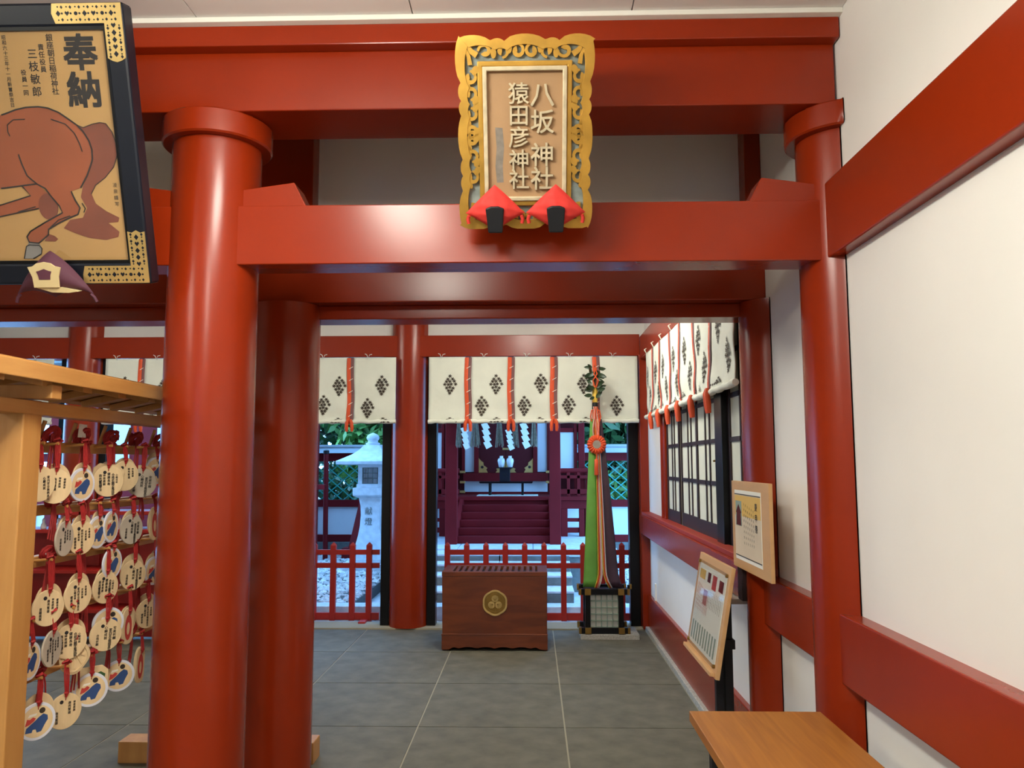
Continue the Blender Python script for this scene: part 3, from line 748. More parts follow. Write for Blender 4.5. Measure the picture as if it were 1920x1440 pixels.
for k in range(14):
    x = bx0 + .105 + k * (bx1 - bx0 - .21) / 13
    MB().box(x - .013, x + .013, by0 + .03, by1 - .04, .596, .618).build('slat', M['keyaki'], ob, bevel=.005)
MB().box(bx0 - .006, bx1 + .006, by0 - .008, by1, .120, .134).build('base_fillet', M['keyaki'], ob, bevel=.003)
wave = [(bx0 - .004, .12), (bx0 - .004, .012)]
n = 44
for k in range(1, n):
    t = k / n; a = abs(t - .5) * 2
    z = .012 + (.0 if a > .84 else .020 * (0.35 + 0.65 * abs(math.sin((a / .84) * math.pi * 2.5))) * (1 if a < .80 else .5))
    wave.append((bx0 - .004 + (bx1 - bx0 + .008) * t, z))
wave += [(bx1 + .004, .012), (bx1 + .004, .12)]
MB().prism(wave, lambda a, b_, d: (a, d, b_), by0 + .024, by0 - .006).build('plinth_front', M['keyaki'], ob, bevel=.002)
pb = MB().box(bx0 - .004, bx0 + .03, by0 + .024, by1, 0, .12).box(bx1 - .03, bx1 + .004, by0 + .024, by1, 0, .12)
pb.box(bx0 + .03, bx1 - .03, by1 - .03, by1, 0, .12)
pb.build('plinth_sides', M['keyaki'], ob)
cc = (-.304, .378); CY = by0 - .002
def cf(a, b_, d): return Vector((cc[0] + a, CY - d, cc[1] + b_))
def lobed(r, k, n=84, amp=.045): return [(r * (1 + amp * (abs(math.cos(k * t / 2)) - .6)) * math.cos(t + math.pi / 2), r * (1 + amp * (abs(math.cos(k * t / 2)) - .6)) * math.sin(t + math.pi / 2)) for t in [2 * math.pi * i / n for i in range(n)]]
cr = MB().prism(lobed(.100, 6), cf, 0, .006).build('crest', M['brass'], ob)
MB().ring_prism(lobed(.100, 6), lobed(.086, 6), cf, .006, .013).build('crest_rim', M['gold_plate'], cr, bevel=.002)
MB().ring_prism(disc_poly(0, 0, .074, n=60), disc_poly(0, 0, .069, n=60), cf, .006, .010).build('crest_ring', M['brass'], cr)
for k in range(3):
    a0 = math.pi / 2 + k * 2 * math.pi / 3
    pm = MB()
    def leaf(a, r0=.040, rad=.027): return [(r0 * math.cos(a) + rad * (1 - .28 * math.cos(t - a)) * math.cos(t), r0 * math.sin(a) + rad * (1 - .28 * math.cos(t - a)) * math.sin(t)) for t in [2 * math.pi * i / 24 for i in range(24)]]
    pm.prism(leaf(a0), cf, .006, .011)
    pm.build('crest_leaf', M['gold_plate'], cr, bevel=.002)
    vn = MB()
    for q in (-.5, -.25, 0, .25, .5):
        strip(vn, [(.018 * math.cos(a0), .018 * math.sin(a0)), (.060 * math.cos(a0 + q), .060 * math.sin(a0 + q))], .0025, cf, .011, .0135)
    tag(vn.build('leaf_veins', M['brass'], cr), kind='stuff')
strip_s = MB(); strip(strip_s, [(0, -.066), (0, .01)], .006, cf, .006, .013); strip_s.build('crest_stem', M['brass'], cr)

# ================================================================== BLACK LATTICE STAND AND RIBBON STAFF
tag(MB().box(.405, .905, 6.945, 7.29, -.003, .040).build('stone_slab', M['granite'], bevel=.003), 'grey granite slab under the black lattice stand', 'stone slab')
ls = thing('lattice_stand', 'black lacquered square stand with white lattice sides and gilt corners', 'stand', (.612, 7.13, .04))
lx0, lx1, ly0, ly1 = .448, .776, 6.975, 7.275
for x in (lx0 + .022, lx1 - .022):
    for y in (ly0 + .022, ly1 - .022):
        MB().cbox((x, y, .225), (.044, .044, .37)).build('post', M['black'], ls, bevel=.002)
for z, h in ((.068, .048), (.392, .050)):
    for y in (ly0 + .022, ly1 - .022):
        MB().cbox(((lx0 + lx1) / 2, y, z), (lx1 - lx0 + .10, .050, h)).build('rail', M['black'], ls, bevel=.002)
        for x in (lx0 - .044, lx1 + .044): MB().cbox((x, y, z), (.022, .054, h + .004)).build('gilt_cap', M['brass'], ls, bevel=.001)
    for x in (lx0 + .022, lx1 - .022):
        MB().cbox((x, (ly0 + ly1) / 2, z + .004), (.048, ly1 - ly0 + .06, h)).build('rail', M['black'], ls, bevel=.002)
        MB().cbox((x, ly0 - .026, z + .004), (.052, .012, h + .004)).build('gilt_cap', M['brass'], ls, bevel=.001)
for sx in (-1, 1):
    for y in (ly0 + .022,):
        xx = (lx0 - .052) if sx < 0 else (lx1 + .052)
        MB().cbox((xx, y, .43), (.030, .05, .035)).build('upturned_end', M['black'], ls, bevel=.002)
        MB().cbox((xx + sx * .010, y - .002, .437), (.016, .054, .038)).build('gilt_cap', M['brass'], ls, bevel=.001)
gx0, gx1, gz0, gz1 = lx0 + .044, lx1 - .044, .092, .367
for y, nm in ((ly0 + .03, 'lattice_bar'), ):
    for k in range(6):
        x = gx0 + (gx1 - gx0) * k / 5; MB().cbox((x, y, (gz0 + gz1) / 2), (.008, .022, gz1 - gz0)).build(nm, M['green_print'], ls)
        z = gz0 + (gz1 - gz0) * k / 5; MB().cbox(((gx0 + gx1) / 2, y, z), (gx1 - gx0, .022, .008)).build(nm, M['green_print'], ls)
for x in (lx0 + .03, lx1 - .03):
    for k in range(6):
        y = ly0 + .044 + (ly1 - ly0 - .088) * k / 5; MB().cbox((x, y, (gz0 + gz1) / 2), (.022, .008, gz1 - gz0)).build('lattice_bar', M['green_print'], ls)
        z = gz0 + (gz1 - gz0) * k / 5; MB().cbox((x, (ly0 + ly1) / 2, z), (.022, ly1 - ly0 - .088, .008)).build('lattice_bar', M['green_print'], ls)
MB().box(gx0 - .01, gx1 + .01, ly0 + .045, ly1 - .03, gz0, gz1).build('paper_lining', M['paper'], ls)
MB().box(lx0 + .04, lx1 - .04, ly0 + .04, ly1 - .04, .367, .40).build('top_board', M['black'], ls)

rs = thing('ribbon_staff', 'staff with five-coloured ribbons, round mirror and evergreen sprig', 'ribbon staff', (.566, 7.10, .40))
SY = 7.09
MB().tube([(.566, SY + .012, .402), (.562, SY + .012, 2.30)], .015, 12).build('pole', M['hinoki'], rs, smooth=50)
MB().lathe([(.021, 2.03), (.023, 2.06), (.023, 2.165), (.020, 2.17)], 14, (.562, SY, 0)).build('gilt_sleeve', M['yellow_silk'], rs, smooth=50)
MB().lathe([(.022, 1.955), (.026, 1.962), (.026, 2.022), (.022, 2.03)], 14, (.562, SY, 0)).build('dark_band', M['black_matt'], rs, smooth=50)
def ribbon(nm, m_, t0, t1, b0, b1, zt, zb_, dy=0.0, curl=.0, bulge=.03):
    def fn(u, v):
        e = v ** .9; x = (t0 + (t1 - t0) * u) * (1 - e) + (b0 + (b1 - b0) * u) * e
        z = zt + (zb_ - zt) * v
        y = SY - .03 - dy - bulge * math.sin(v * 2.6) - .012 * math.sin(u * math.pi)
        if v > .9: x += curl * ((v - .9) / .1) ** 2; y -= .010 * ((v - .9) / .1)
        return (x, y, z)
    o = MB().quad_grid(fn, 6, 26, flip=True).build(nm, M[m_], rs, smooth=80)
    sd = o.modifiers.new('thick', 'SOLIDIFY'); sd.thickness = .003
    return o
ribbon('ribbon', 'green_silk', .515, .556, .437, .566, 1.88, .425, curl=-.004)
xs_ = [.566, .576, .588, .600, .610, .622, .634]
tops = [.556 + .0045 * k for k in range(8)]
for k, m_ in enumerate(('yellow_silk', 'orange', 'pink_silk', 'white_silk', 'yellow_silk', 'orange', 'white_silk')):
    x0 = .564 + .0115 * k
    ribbon('ribbon', m_, tops[k], tops[k + 1], x0, x0 + .012, 1.88, .418, dy=.004 + .003 * (k % 3), curl=(-.035 if k < 4 else .045))
ribbon('ribbon', 'purple', .588, .618, .640, .752, 1.88, .420, dy=-.012, curl=.03)
def cordp(x0, x1, z0, z1, ph_):
    return [(x0 + (x1 - x0) * t + .006 * math.sin(ph_ + t * 9), SY - .055 - .01 * math.sin(ph_ + 5 * t), z0 + (z1 - z0) * t) for t in [i / 10 for i in range(11)]]
for k in range(6):
    MB().tube(cordp(.545 + .007 * k, .540 + .012 * k, 1.99, 1.62, k), .0055, 6).build('orange_cord', M['orange' if k % 2 else 'pink_silk'], rs, smooth=60)
for sx in (-1, 1):
    MB().tube([(.562, SY - .04, 1.97), (.562 + sx * .035, SY - .05, 1.955), (.562 + sx * .045, SY - .05, 1.90), (.562 + sx * .035, SY - .05, 1.86)], .006, 6).build('bow_loop', M['orange'], rs, smooth=60)
mz = 1.655; mcx = .566
md = MB(); nseg = 72; prof = []
for ring, (rr_, dd) in enumerate(((.036, .028), (.049, .034), (.066, .030), (.079, .020), (.084, .006), (.066, -.004))):
    for k in range(nseg):
        a = 2 * math.pi * k / nseg; w = (1 + .05 * math.cos(18 * a) * (rr_ > .04)); dp = dd + (.005 * math.cos(18 * a) if .04 < rr_ < .075 else 0)
        md.V((mcx + rr_ * w * math.cos(a), SY - .065 - dp, mz + rr_ * w * math.sin(a)))
for r_ in range(5):
    for k in range(nseg):
        k2 = (k + 1) % nseg; md.f.append((r_*nseg + k, (r_+1)*nseg + k, (r_+1)*nseg + k2, r_*nseg + k2))
md.f.append(tuple(5 * nseg + k for k in range(nseg)))
md.build('pleated_rosette', M['orange'], rs, smooth=50)
MB().prism(disc_poly(mcx, mz, .036, n=32), lambda a, b_, d: (a, SY - .065 - d, b_), .024, .030).build('mirror', M['mirror'], rs)
MB().tube([(mcx - .003, SY - .09, mz - .075), (mcx - .004, SY - .09, 1.525)], .004, 6).build('tassel_cord', M['orange'], rs)
MB().lathe([(.006, .005), (.017, -.005), (.018, -.06), (.020, -.135), (.015, -.14)], 14, (.560, SY - .09, 1.525)).build('tassel', M['orange'], rs, smooth=50)
rl = random.Random(4)
def leafmesh(L, w, bend=.2):
    mb = MB(); n_ = 7
    for i in range(n_ + 1):
        t = i / n_; ww = w * math.sin(math.pi * min(.999, t) ** .8) ** .8 if 0 < t < 1 else 0
        for s_ in (-1, 0, 1): mb.V((s_ * ww / 2, -bend * L * t * t - (.0 if s_ else -.10 * w), L * t))
    for i in range(n_):
        for k in range(2):
            a = i * 3 + k; mb.f.append((a, a + 1, a + 4, a + 3))
    return mb
lf0 = leafmesh(.085, .040).build('leaf', M['leaf3'], None, smooth=80); lf0.parent = rs
first = True
stem = MB().tube([(.562, SY - .02, 2.16), (.566, SY - .03, 2.26), (.560, SY - .03, 2.36)], [.006, .005, .003], 6)
stem.build('sprig_stem', M['bark'], rs)
for k in range(30):
    z = 2.07 + .29 * (k / 30) ** .9; sx = -1 if k % 2 else 1
    rot = (rl.uniform(-.5, .25), sx * rl.uniform(.5, 2.3), rl.uniform(-.6, .6))
    loc = Vector((.563 + sx * rl.uniform(.002, .034), SY - .035 - rl.uniform(0, .03), z + rl.uniform(-.02, .02))) - rs.location
    if first: lf0.location = loc; lf0.rotation_euler = rot; first = False
    else: copy_of(lf0, loc, rs, rot, (rl.uniform(.72, 1.0),) * 3)
for x, sw_ in ((.560, .02), (.569, -.02)):
    MB().tube([(x, SY - .055, 2.34), (x + sw_, SY - .06, 2.28), (x - sw_, SY - .06, 2.22), (x, SY - .055, 2.16)], .006, 6).build('sprig_tie', M['orange'], rs, smooth=60)

# ================================================================== TABLET RACK
rk = thing('tablet_rack', 'roofed pale wooden rack hung with prayer tablets on the left', 'rack', (-1.575, 3.25, 0))
RX = -1.53
for y0 in (2.214, 4.115):
    MB().box(-1.62, -1.44, y0, y0 + .086, 0.10, 1.682).build('post', M['hinoki'], rk, bevel=.004)
    MB().box(-2.09, -1.10, y0 - .01, y0 + .115, -.001, .105).build('foot', M['hinoki'], rk, bevel=.005)
    MB().box(-1.775, -1.375, y0 + .02, y0 + .07, 1.684, 1.725).build('roof_bearer', M['hinoki'], rk, bevel=.003)
RAILZ = [1.567, 1.371, 1.213, 1.045, 0.867]
for z in RAILZ:
    MB().box(RX - .034, RX - .004, 2.29, 4.13, z - .034, z).build('rail', M['hinoki_y'], rk, bevel=.003)
MB().box(-1.500, -1.436, 2.00, 4.50, 1.640, 1.680).build('eave_beam', M['hinoki_y'], rk, bevel=.003)
for sx in (-1, 1):
    e, rdg = -1.575 + sx * .215, -1.575
    MB().hexa([(e, 1.93, 1.740), (rdg, 1.93, 1.785), (rdg, 4.60, 1.785), (e, 4.60, 1.740)], [(e, 1.93, 1.757), (rdg, 1.93, 1.802), (rdg, 4.60, 1.802), (e, 4.60, 1.757)]).build('roof_board', M['hinoki_y'], rk, bevel=.002)
    MB().hexa([(e + sx * .004, 1.92, 1.728), (e - sx * .030, 1.92, 1.736), (e - sx * .030, 4.61, 1.736), (e + sx * .004, 4.61, 1.728)], [(e + sx * .004, 1.92, 1.776), (e - sx * .030, 1.92, 1.781), (e - sx * .030, 4.61, 1.781), (e + sx * .004, 4.61, 1.776)]).build('fascia', M['hinoki_y'], rk, bevel=.003)
    for k in range(13):
        y = 2.0 + .21 * k
        MB().hexa([(e - sx * .03, y, 1.718), (rdg, y, 1.755), (rdg, y + .05, 1.755), (e - sx * .03, y + .05, 1.718)], [(e - sx * .03, y, 1.742), (rdg, y, 1.785), (rdg, y + .05, 1.785), (e - sx * .03, y + .05, 1.742)]).build('rafter', M['hinoki'], rk, bevel=.002)
MB().box(-1.605, -1.545, 1.90, 4.62, 1.800, 1.818).build('ridge_cap', M['hinoki_y'], rk, bevel=.004)

# prayer tablets: prototypes lie with the face towards -Y, the hole at the top
ORD = ['first', 'second', 'third', 'fourth', 'fifth', 'sixth', 'seventh', 'eighth', 'ninth', 'tenth', 'eleventh', 'twelfth', 'thirteenth', 'fourteenth']
RAILN = ['top rail', 'second-highest rail', 'middle rail', 'second-lowest rail', 'bottom rail']
def tf(a, b_, d): return Vector((a, -d, b_))
def gourd(sc=1.0):
    pts = []
    for i in range(36):
        t = 2 * math.pi * i / 36; r = .046 + .012 * math.cos(2 * t - math.pi) 
        pts.append((sc * .80 * r * math.cos(t), sc * (.062 * math.sin(t)) * (1.0 if math.sin(t) < 0 else 1.1)))
    return pts
SHP = {'round': disc_poly(0, 0, .0525, .0545, 40), 'gourd': gourd(), 'house': [(-.055, -.045), (.055, -.045), (.055, .030), (.035, .048), (-.035, .048), (-.055, .030)], 'lobe': [(.050 * math.cos(t) * (1 + .07 * math.cos(3 * t)), .052 * math.sin(t) * (1 + .06 * math.sin(3 * t))) for t in [2 * math.pi * i / 40 for i in range(40)]]}
def tmesh(shape, m_, name='tablet_board'):
    return MB().prism(SHP[shape], tf, -.003, .003).build(name, M[m_], None, bevel=.0012)
WRIT = ['家内安全無病息災', '心願成就', '合格祈願学業成就', '健康長寿', '神恩感謝', '商売繁盛', '良縁成就', '安産祈願']
def wmesh(v):
    rr = random.Random(v); mb = MB(); n_ = 2 + v % 4
    x = .028
    for k in range(n_):
        s_ = WRIT[(v * 3 + k) % len(WRIT)]; sz = rr.choice([.008, .0095, .011]); L = min(.075, sz * len(s_) * 1.05); top = .030 - rr.uniform(0, .010)
        column_text(mb, s_, x, top, top - L, sz, tf, .0036, .03); x -= rr.uniform(.012, .016)
    s_ = WRIT[(v * 5 + 1) % len(WRIT)][:4]; column_text(mb, s_, -.026, .004, -.034, .0095, tf, .0036, .03)
    mb.prism(disc_poly(-.012, .030, .006, n=10), tf, .003, .0037)
    return mb
def put_cord(parent, L):
    mb = MB(); r_ = random.Random(int(L * 9999))
    for k in range(4):
        x = (k - 1.5) * .0022
        mb.tube([(x * .4, -.005, .044), (x, -.006 - .002 * k, .058), (x * 2.2, -.004, .052 + L * .6), (x * 1.4, 0, .052 + L)], .0019, 5)
    mb.tube([(-.006, -.006, .056), (0, -.010, .059), (.006, -.006, .056)], .004, 6)
    mb.tube([(-.012, -.002, .050 + L), (0, -.008, .058 + L), (.012, -.002, .050 + L), (0, .006, .045 + L), (-.012, -.002, .050 + L)], .005, 6)
    mb.tube([(0, -.0045, .034), (0, -.0045, .046)], .0012, 5)
    o = mb.build('cord', M['cord'], None, smooth=60); o.parent = parent
    return tag(o, kind='stuff')
_tp = {}
def tpart(key, fn):
    if key not in _tp: _tp[key] = fn(); return _tp[key]
    c = _tp[key].copy(); COL.objects.link(c); return c
def picture(parent):
    mb1 = lambda: MB().prism([(-.030,-.030),(-.012,-.030),(-.010,-.022),(-.002,-.022),(.002,-.032),(.014,-.030),(.022,-.012),(.030,.002),(.028,.014),(.016,.020),(.004,.012),(-.006,.002),(-.016,-.006),(-.028,-.016)], tf, .0032, .0038).build('blue_figure', M['blue_print'], None)
    mb2 = lambda: MB().prism([(-.032,-.010),(-.020,-.006),(-.008,.003),(-.004,.010),(-.012,.014),(-.020,.008),(-.028,.010),(-.030,.000)], tf, .0032, .0040).build('red_figure', M['red_print'], None)
    mb3 = lambda: MB().prism(disc_poly(.012, .030, .0085, n=14), tf, .0032, .0040).build('dark_dot', M['ink'], None)
    mb4 = lambda: MB().prism([(-.026,.014),(-.004,.018),(-.002,.024),(-.022,.022)], tf, .0032, .0037).build('pale_figure', M['white_silk'], None)
    for k, f in (('pb', mb1), ('pr', mb2), ('pd', mb3), ('pw', mb4)):
        o = tpart(k, f); o.parent = parent; o.location = (0, 0, 0)
def daruma(parent):
    def f():
        mb = MB(); outer = [(.017 * math.cos(t), .045 * math.sin(t) - .002) for t in [2 * math.pi * i / 30 for i in range(30)]]
        inner = [(.008 * math.cos(t), .022 * math.sin(t) - .006) for t in [2 * math.pi * i / 30 for i in range(30)]]
        mb.ring_prism(outer, inner, tf, .0032, .0038); return mb.build('red_print', M['red_print'], None)
    o = tpart('dar', f); o.parent = parent; o.location = (0, 0, 0)
def tablet(rail, order, y, z, face, kind, x=-1.49, tilt=0.0, behind=None, writ=0, grey=False):
    desc = {'w': 'round handwritten tablet', 'p': 'white-rimmed tablet with blue picture', 'r': 'gourd-shaped tablet with red print', 'l': 'carved leaf-shaped tablet', 'h': 'house-shaped wooden tablet', 'e': 'bare round tablet'}[kind]
    lab = behind or '%s on the %s, %s from the near post' % (desc, RAILN[rail], order)
    t = thing('prayer_tablet', lab, 'prayer tablet', (x, y, z), 'prayer tablets on the rack')
    t.rotation_euler = (0, tilt, face)
    shape = {'r': 'gourd', 'l': 'lobe', 'h': 'house'}.get(kind, 'round')
    m_ = 'ema_grey' if grey else {'p': 'ema_white'}.get(kind, 'ema')
    bd = tpart('b' + shape + m_, lambda: tmesh(shape, m_)); bd.parent = t; bd.location = (0, 0, 0)
    if kind == 'w':
        w = tpart('w%d' % (writ % 6), lambda: tag(wmesh(writ % 6).build('handwriting', M['sumi'], None), kind='stuff')); w.parent = t; w.location = (0, 0, 0)
    if kind == 'p':
        f_ = tpart('pface', lambda: MB().prism(disc_poly(0, 0, .044, .046, 32), tf, .003, .0033).build('cream_face', M['ema'], None)); f_.parent = t; f_.location = (0, 0, 0)
        picture(t)
    if kind == 'r': daruma(t)
    if kind == 'l':
        def lv():
            mb = MB()
            mb.ring_prism([(p[0] * .86, p[1] * .86) for p in SHP['lobe']], [(p[0] * .78, p[1] * .78) for p in SHP['lobe']], tf, .003, .0055)
            for a in range(8):
                q = 2 * math.pi * a / 8; strip(mb, [(.004 * math.cos(q), .014 + .004 * math.sin(q)), (.034 * math.cos(q), .036 * math.sin(q))], [.003, .006], tf, .003, .006)
            return mb.build('carved_veins', M['ema'], None)
        o = tpart('leafv', lv); o.parent = t; o.location = (0, 0, 0)
    if kind == 'h':
        o = tpart('hgreen', lambda: MB().prism([(.005, .02), (.03, .028), (.045, .018), (.04, -.01), (.025, -.004), (.012, .004)], tf, .003, .0036).build('green_print', M['leaf2'], None)); o.parent = t; o.location = (0, 0, 0)
    L = max(.02, RAILZ[rail] + .004 - (z + .052))
    key = 'c%d' % round(L * 100)
    c = tpart(key, lambda: put_cord(None, round(L * 100) / 100.0)); c.parent = t; c.location = (0, 0, 0)
    c.scale = (1, 1, 1)
    return t
EMA = [(1,2.366,1.439,.080,'w',0),(1,2.438,1.430,.093,'w',1),(1,2.580,1.430,.070,'p',3),(1,2.755,1.438,.097,'w',2),(1,2.862,1.454,.087,'w',1),(1,2.981,1.426,.104,'w',1),(1,3.113,1.471,.084,'p',1),
(2,2.503,1.263,.044,'w',2),(2,2.592,1.258,.076,'w',1),(2,2.702,1.266,.054,'p',2),(2,2.780,1.278,.041,'p',0),(2,2.917,1.259,.072,'w',2),(2,3.110,1.262,.054,'r',1),
(3,2.437,1.062,.083,'w',1),(3,2.588,1.073,.076,'w',2),(3,2.770,1.072,.076,'w',3),(3,2.800,1.150,.056,'p',0),(3,2.944,1.090,.084,'w',3),(3,3.122,1.082,.062,'p',2),
(4,2.363,.922,.047,'p',0),(4,2.461,.936,.046,'w',0),(4,2.571,.933,.095,'w',1),(4,2.592,.880,.090,'l',0),(4,2.771,.912,.099,'w',0),(4,2.800,.945,.100,'p',0),(4,2.930,.907,.064,'r',1),(4,3.067,.929,.077,'w',1),
(5,2.418,.735,.098,'p',1),(5,2.555,.723,.092,'w',0),(5,2.694,.750,.104,'p',1),(5,2.889,.745,.104,'p',0),(5,3.034,.744,.048,'r',1)]
cnt = {}
re_ = random.Random(21)
for i, (rl_, y, z, w, kd, nb) in enumerate(EMA):
    r0 = rl_ - 1; cnt[r0] = cnt.get(r0, 0) + 1
    face = math.atan2(1.49, y) + math.acos(min(.999, w / .106)) * .95
    xx = -1.480 + .004 * (i % 3)
    tablet(r0, ORD[cnt[r0] - 1], y, z, face, kd, xx, re_.uniform(-.06, .06), None, i, grey=(kd == 'w' and i in (5, 7, 11, 20)))
    for k in range(nb):
        kd2 = 'h' if i in (3, 29) and k == 0 else 'e'
        tablet(r0, '', y + .024 * (k + 1) + .01, z + .012 + .004 * re_.uniform(-1, 2), face + .16 * (k + 1) + re_.uniform(-.05, .1), kd2, xx - .020 - .007 * k, re_.uniform(-.10, .10),
               ('plain tablet tucked %s behind the %s tablet of the %s' % (('directly', 'second', 'third')[k], ORD[cnt[r0] - 1], RAILN[r0])) if kd2 == 'e' else
               ('house-shaped tablet tucked behind the %s tablet of the %s' % (ORD[cnt[r0] - 1], RAILN[r0])), 0, grey=(k % 2 == 1))
    MB().tube([(RX - .01, y, RAILZ[r0] - .012), (-1.470, y, RAILZ[r0] - .006)], .005, 8).build('peg', M['hinoki'], rk, smooth=50)
# thick bunches of red cord knotted on the rails
rb = random.Random(5)
def bunch(y, z, rail, label, big=1.0):
    t = thing('cord_bunch', label, 'cord bunch', (-1.505, y, z), 'bunches of red cord on the rack')
    for k in range(9):
        a = rb.uniform(0, 6.28); q = rb.uniform(.010, .026) * big
        pts = [(-1.505 + q * .5 * math.cos(a + s_ * .9) , y + q * math.cos(a + s_), z + q * .9 * math.sin(a + s_ * 1.1)) for s_ in [6.28 * j / 10 for j in range(11)]]
        MB().tube(pts, .0048 * big, 6).build('loop', M['cord'], t, smooth=60)
    for k in range(5):
        dy = rb.uniform(-.018, .018)
        MB().tube([(-1.500, y + dy * .4, z), (-1.495, y + dy, z - .05), (-1.497, y + dy * 1.6, z - .10 - rb.uniform(0, .03))], .0028, 5).build('strand', M['cord'], t, smooth=60)
    return t
for k, y in enumerate((2.454, 2.623, 2.809, 2.987, 3.179)):
    bunch(y, 1.592, 0, 'red cord bunch knotted over the top rail, %s from the near post' % ORD[k], 1.0)
    MB().tube([(RX - .012, y - .012, 1.56), (RX + .012, y - .014, 1.632)], .0065, 8).build('peg', M['hinoki'], rk, smooth=50)
for r0 in (1, 2, 3, 4):
    for k, y in enumerate((2.475, 2.66, 2.86, 3.03)):
        bunch(y + .03 * math.sin(r0 * 3), RAILZ[r0] + .012, r0, 'red cord bunch over the %s, %s from the near post' % (RAILN[r0], ORD[k]), .85)
tag(MB().hexa([(-1.500, 2.590, 1.585), (-1.498, 2.640, 1.585), (-1.496, 2.640, 1.585), (-1.498, 2.590, 1.585)], [(-1.502, 2.600, 1.630), (-1.500, 2.640, 1.628), (-1.498, 2.640, 1.628), (-1.500, 2.600, 1.630)]).build('paper_slip', M['paper']), 'small folded white paper slip tucked at the top rail', 'paper slip')

# ================================================================== FOREGROUND TABLE
tb = thing('side_table', 'oak-topped side table with black legs in the right foreground', 'table', (.713, 2.13, 0))
MB().box(.503, .923, 1.58, 2.672, .668, .700).build('table_top', M['oak'], tb, bevel=.002)
for x in (.545, .880):
    for y in (1.66, 2.47):
        MB().box(x - .020, x + .020, y - .020, y + .020, 0, .668).build('leg', M['black_matt'], tb, bevel=.002)
    MB().box(x - .016, x + .016, 1.68, 2.45, .63, .668).build('apron', M['black_matt'], tb)
for y in (1.66, 2.47): MB().box(.565, .86, y - .014, y + .014, .63, .668).build('apron', M['black_matt'], tb)

# ================================================================== NOTICE STAND AND HANGING NOTICE
ns = thing('notice_stand', 'tilted notice board on a black stand with acrylic cover', 'notice stand', (.86, 3.77, 0))
N0 = Vector((.7675, 3.476, .585)); NU = Vector((0, 1, 0)); NV = Vector((.0825, 0, .464)).normalized(); NN = Vector((-.464, 0, .0825)).normalized()
def nb_(u, v, d): return N0 + NU * (.634 - u) + NV * v + NN * d      # u grows towards the viewer, as read from the room
HB, WB = .471, .634
MB().prism(rect(0, WB, 0, HB), nb_, -.018, 0).build('board', M['beech'], ns, bevel=.002)
MB().prism(rect(.04, .59, .045, .425), nb_, 0, .001).build('printed_sheet', M['paper'], ns)
pr = MB().prism(rect(.07, .19, .355, .400), nb_, .001, .0016).build('yellow_heading', M['yellow_print'], ns)
for (a, b_, c, d, m_) in ((.24, .30, .355, .400, 'maroon_print'), (.34, .42, .335, .400, 'red_print'), (.47, .55, .345, .395, 'maroon_print'), (.20, .28, .245, .315, 'pink_print')):
    MB().prism(rect(a, b_, c, d), nb_, .001, .0016).build('printed_block', M[m_], ns)
cols = MB(); redc = MB(); grn = MB()
for k in range(9):
    column_text(cols, '天地清明願成就', .30 + .030 * k, .325, .245, .011, nb_, .0016)
    column_text(redc, '猿田彦大神御守', .075 + .028 * k, .335 - .004 * k, .200, .016, nb_, .0016)
for k in range(10):
    for q in range(1): grn.prism(rect(.065 + .051 * k, .088 + .051 * k, .062, .150), nb_, .001, .0016)
tag(cols.build('small_print', M['sumi'], ns), kind='stuff'); tag(redc.build('red_small_print', M['red_print'], ns), kind='stuff'); tag(grn.build('green_columns', M['green_print'], ns), kind='stuff')
MB().prism(rect(.03, .60, .035, .440), nb_, .004, .007).build('acrylic_cover', M['acrylic'], ns)
for u in (.04, .59):
    for v in (.045, .430): MB().prism(disc_poly(u, v, .008, n=12), nb_, .0, .011).build('pin', M['brass'], ns)
MB().prism(rect(.02, .614, .006, .022), nb_, 0, .022).build('ledge', M['beech'], ns, bevel=.002)
for x, y, z in ((.845, 3.75, .74), (.885, 3.74, .90)):
    MB().box(x - .018, x + .018, y - .018, y + .018, .02, z).build('pole', M['black_matt'], ns, bevel=.002)
MB().box(.72, .99, 3.60, 3.92, 0, .02).build('base', M['black_matt'], ns, bevel=.003)
MB().box(.82, .91, 3.70, 3.80, .66, .70).build('bracket', M['black_matt'], ns)

hn = thing('hanging_notice', 'vertical beige notice board fixed in front of the right pillar', 'notice board', (.935, 3.48, 1.03))
def hb_(u, v, d): return Vector((.93 - d, 3.766 - u, 1.026 + v))
HW, HH = .584, .388
MB().prism(rect(0, HW, 0, HH), hb_, -.016, 0).build('board', M['beech'], hn, bevel=.002)
MB().prism(rect(.055, .475, .040, .348), hb_, 0, .0012).build('paper', M['paper'], hn)
MB().prism(rect(.060, .470, .058, .330), hb_, .0012, .0018).build('printed_area', M['pale_print'], hn)
MB().prism(rect(.060, .470, .235, .325), hb_, .0018, .0022).build('yellow_band', M['yellow_print'], hn)
for v in (.056, .328): MB().prism(rect(.060, .470, v, v + .004), hb_, .0018, .0026).build('black_rule', M['sumi'], hn)
MB().prism(rect(.075, .175, .190, .300), hb_, .0022, .0028).build('photograph', M['green_print'], hn)
MB().prism([(.085, .192), (.165, .192), (.160, .245), (.172, .250), (.125, .285), (.080, .250), (.092, .245)], hb_, .0028, .0032).build('photo_building', M['maroon_print'], hn)
ht = MB()
for k, c in enumerate('庚申祭'): put_glyph(ht, c, .405, .285 - .045 * k, .036, hb_, .0032, bold=.03)
for k in range(6): column_text(ht, '天地清明家内安全', .215 + .030 * k, .30 - .005 * k, .11, .013, hb_, .0032)
tag(ht.build('notice_text', M['sumi'], hn), kind='stuff')
MB().box(.93, .966, 3.60, 3.64, 1.10, 1.34).build('bracket', M['black_matt'], hn)
MB().box(.948, .985, 3.70, 3.775, .872, 1.03).build('hanger_frame', M['dark_wood'], hn, bevel=.003)

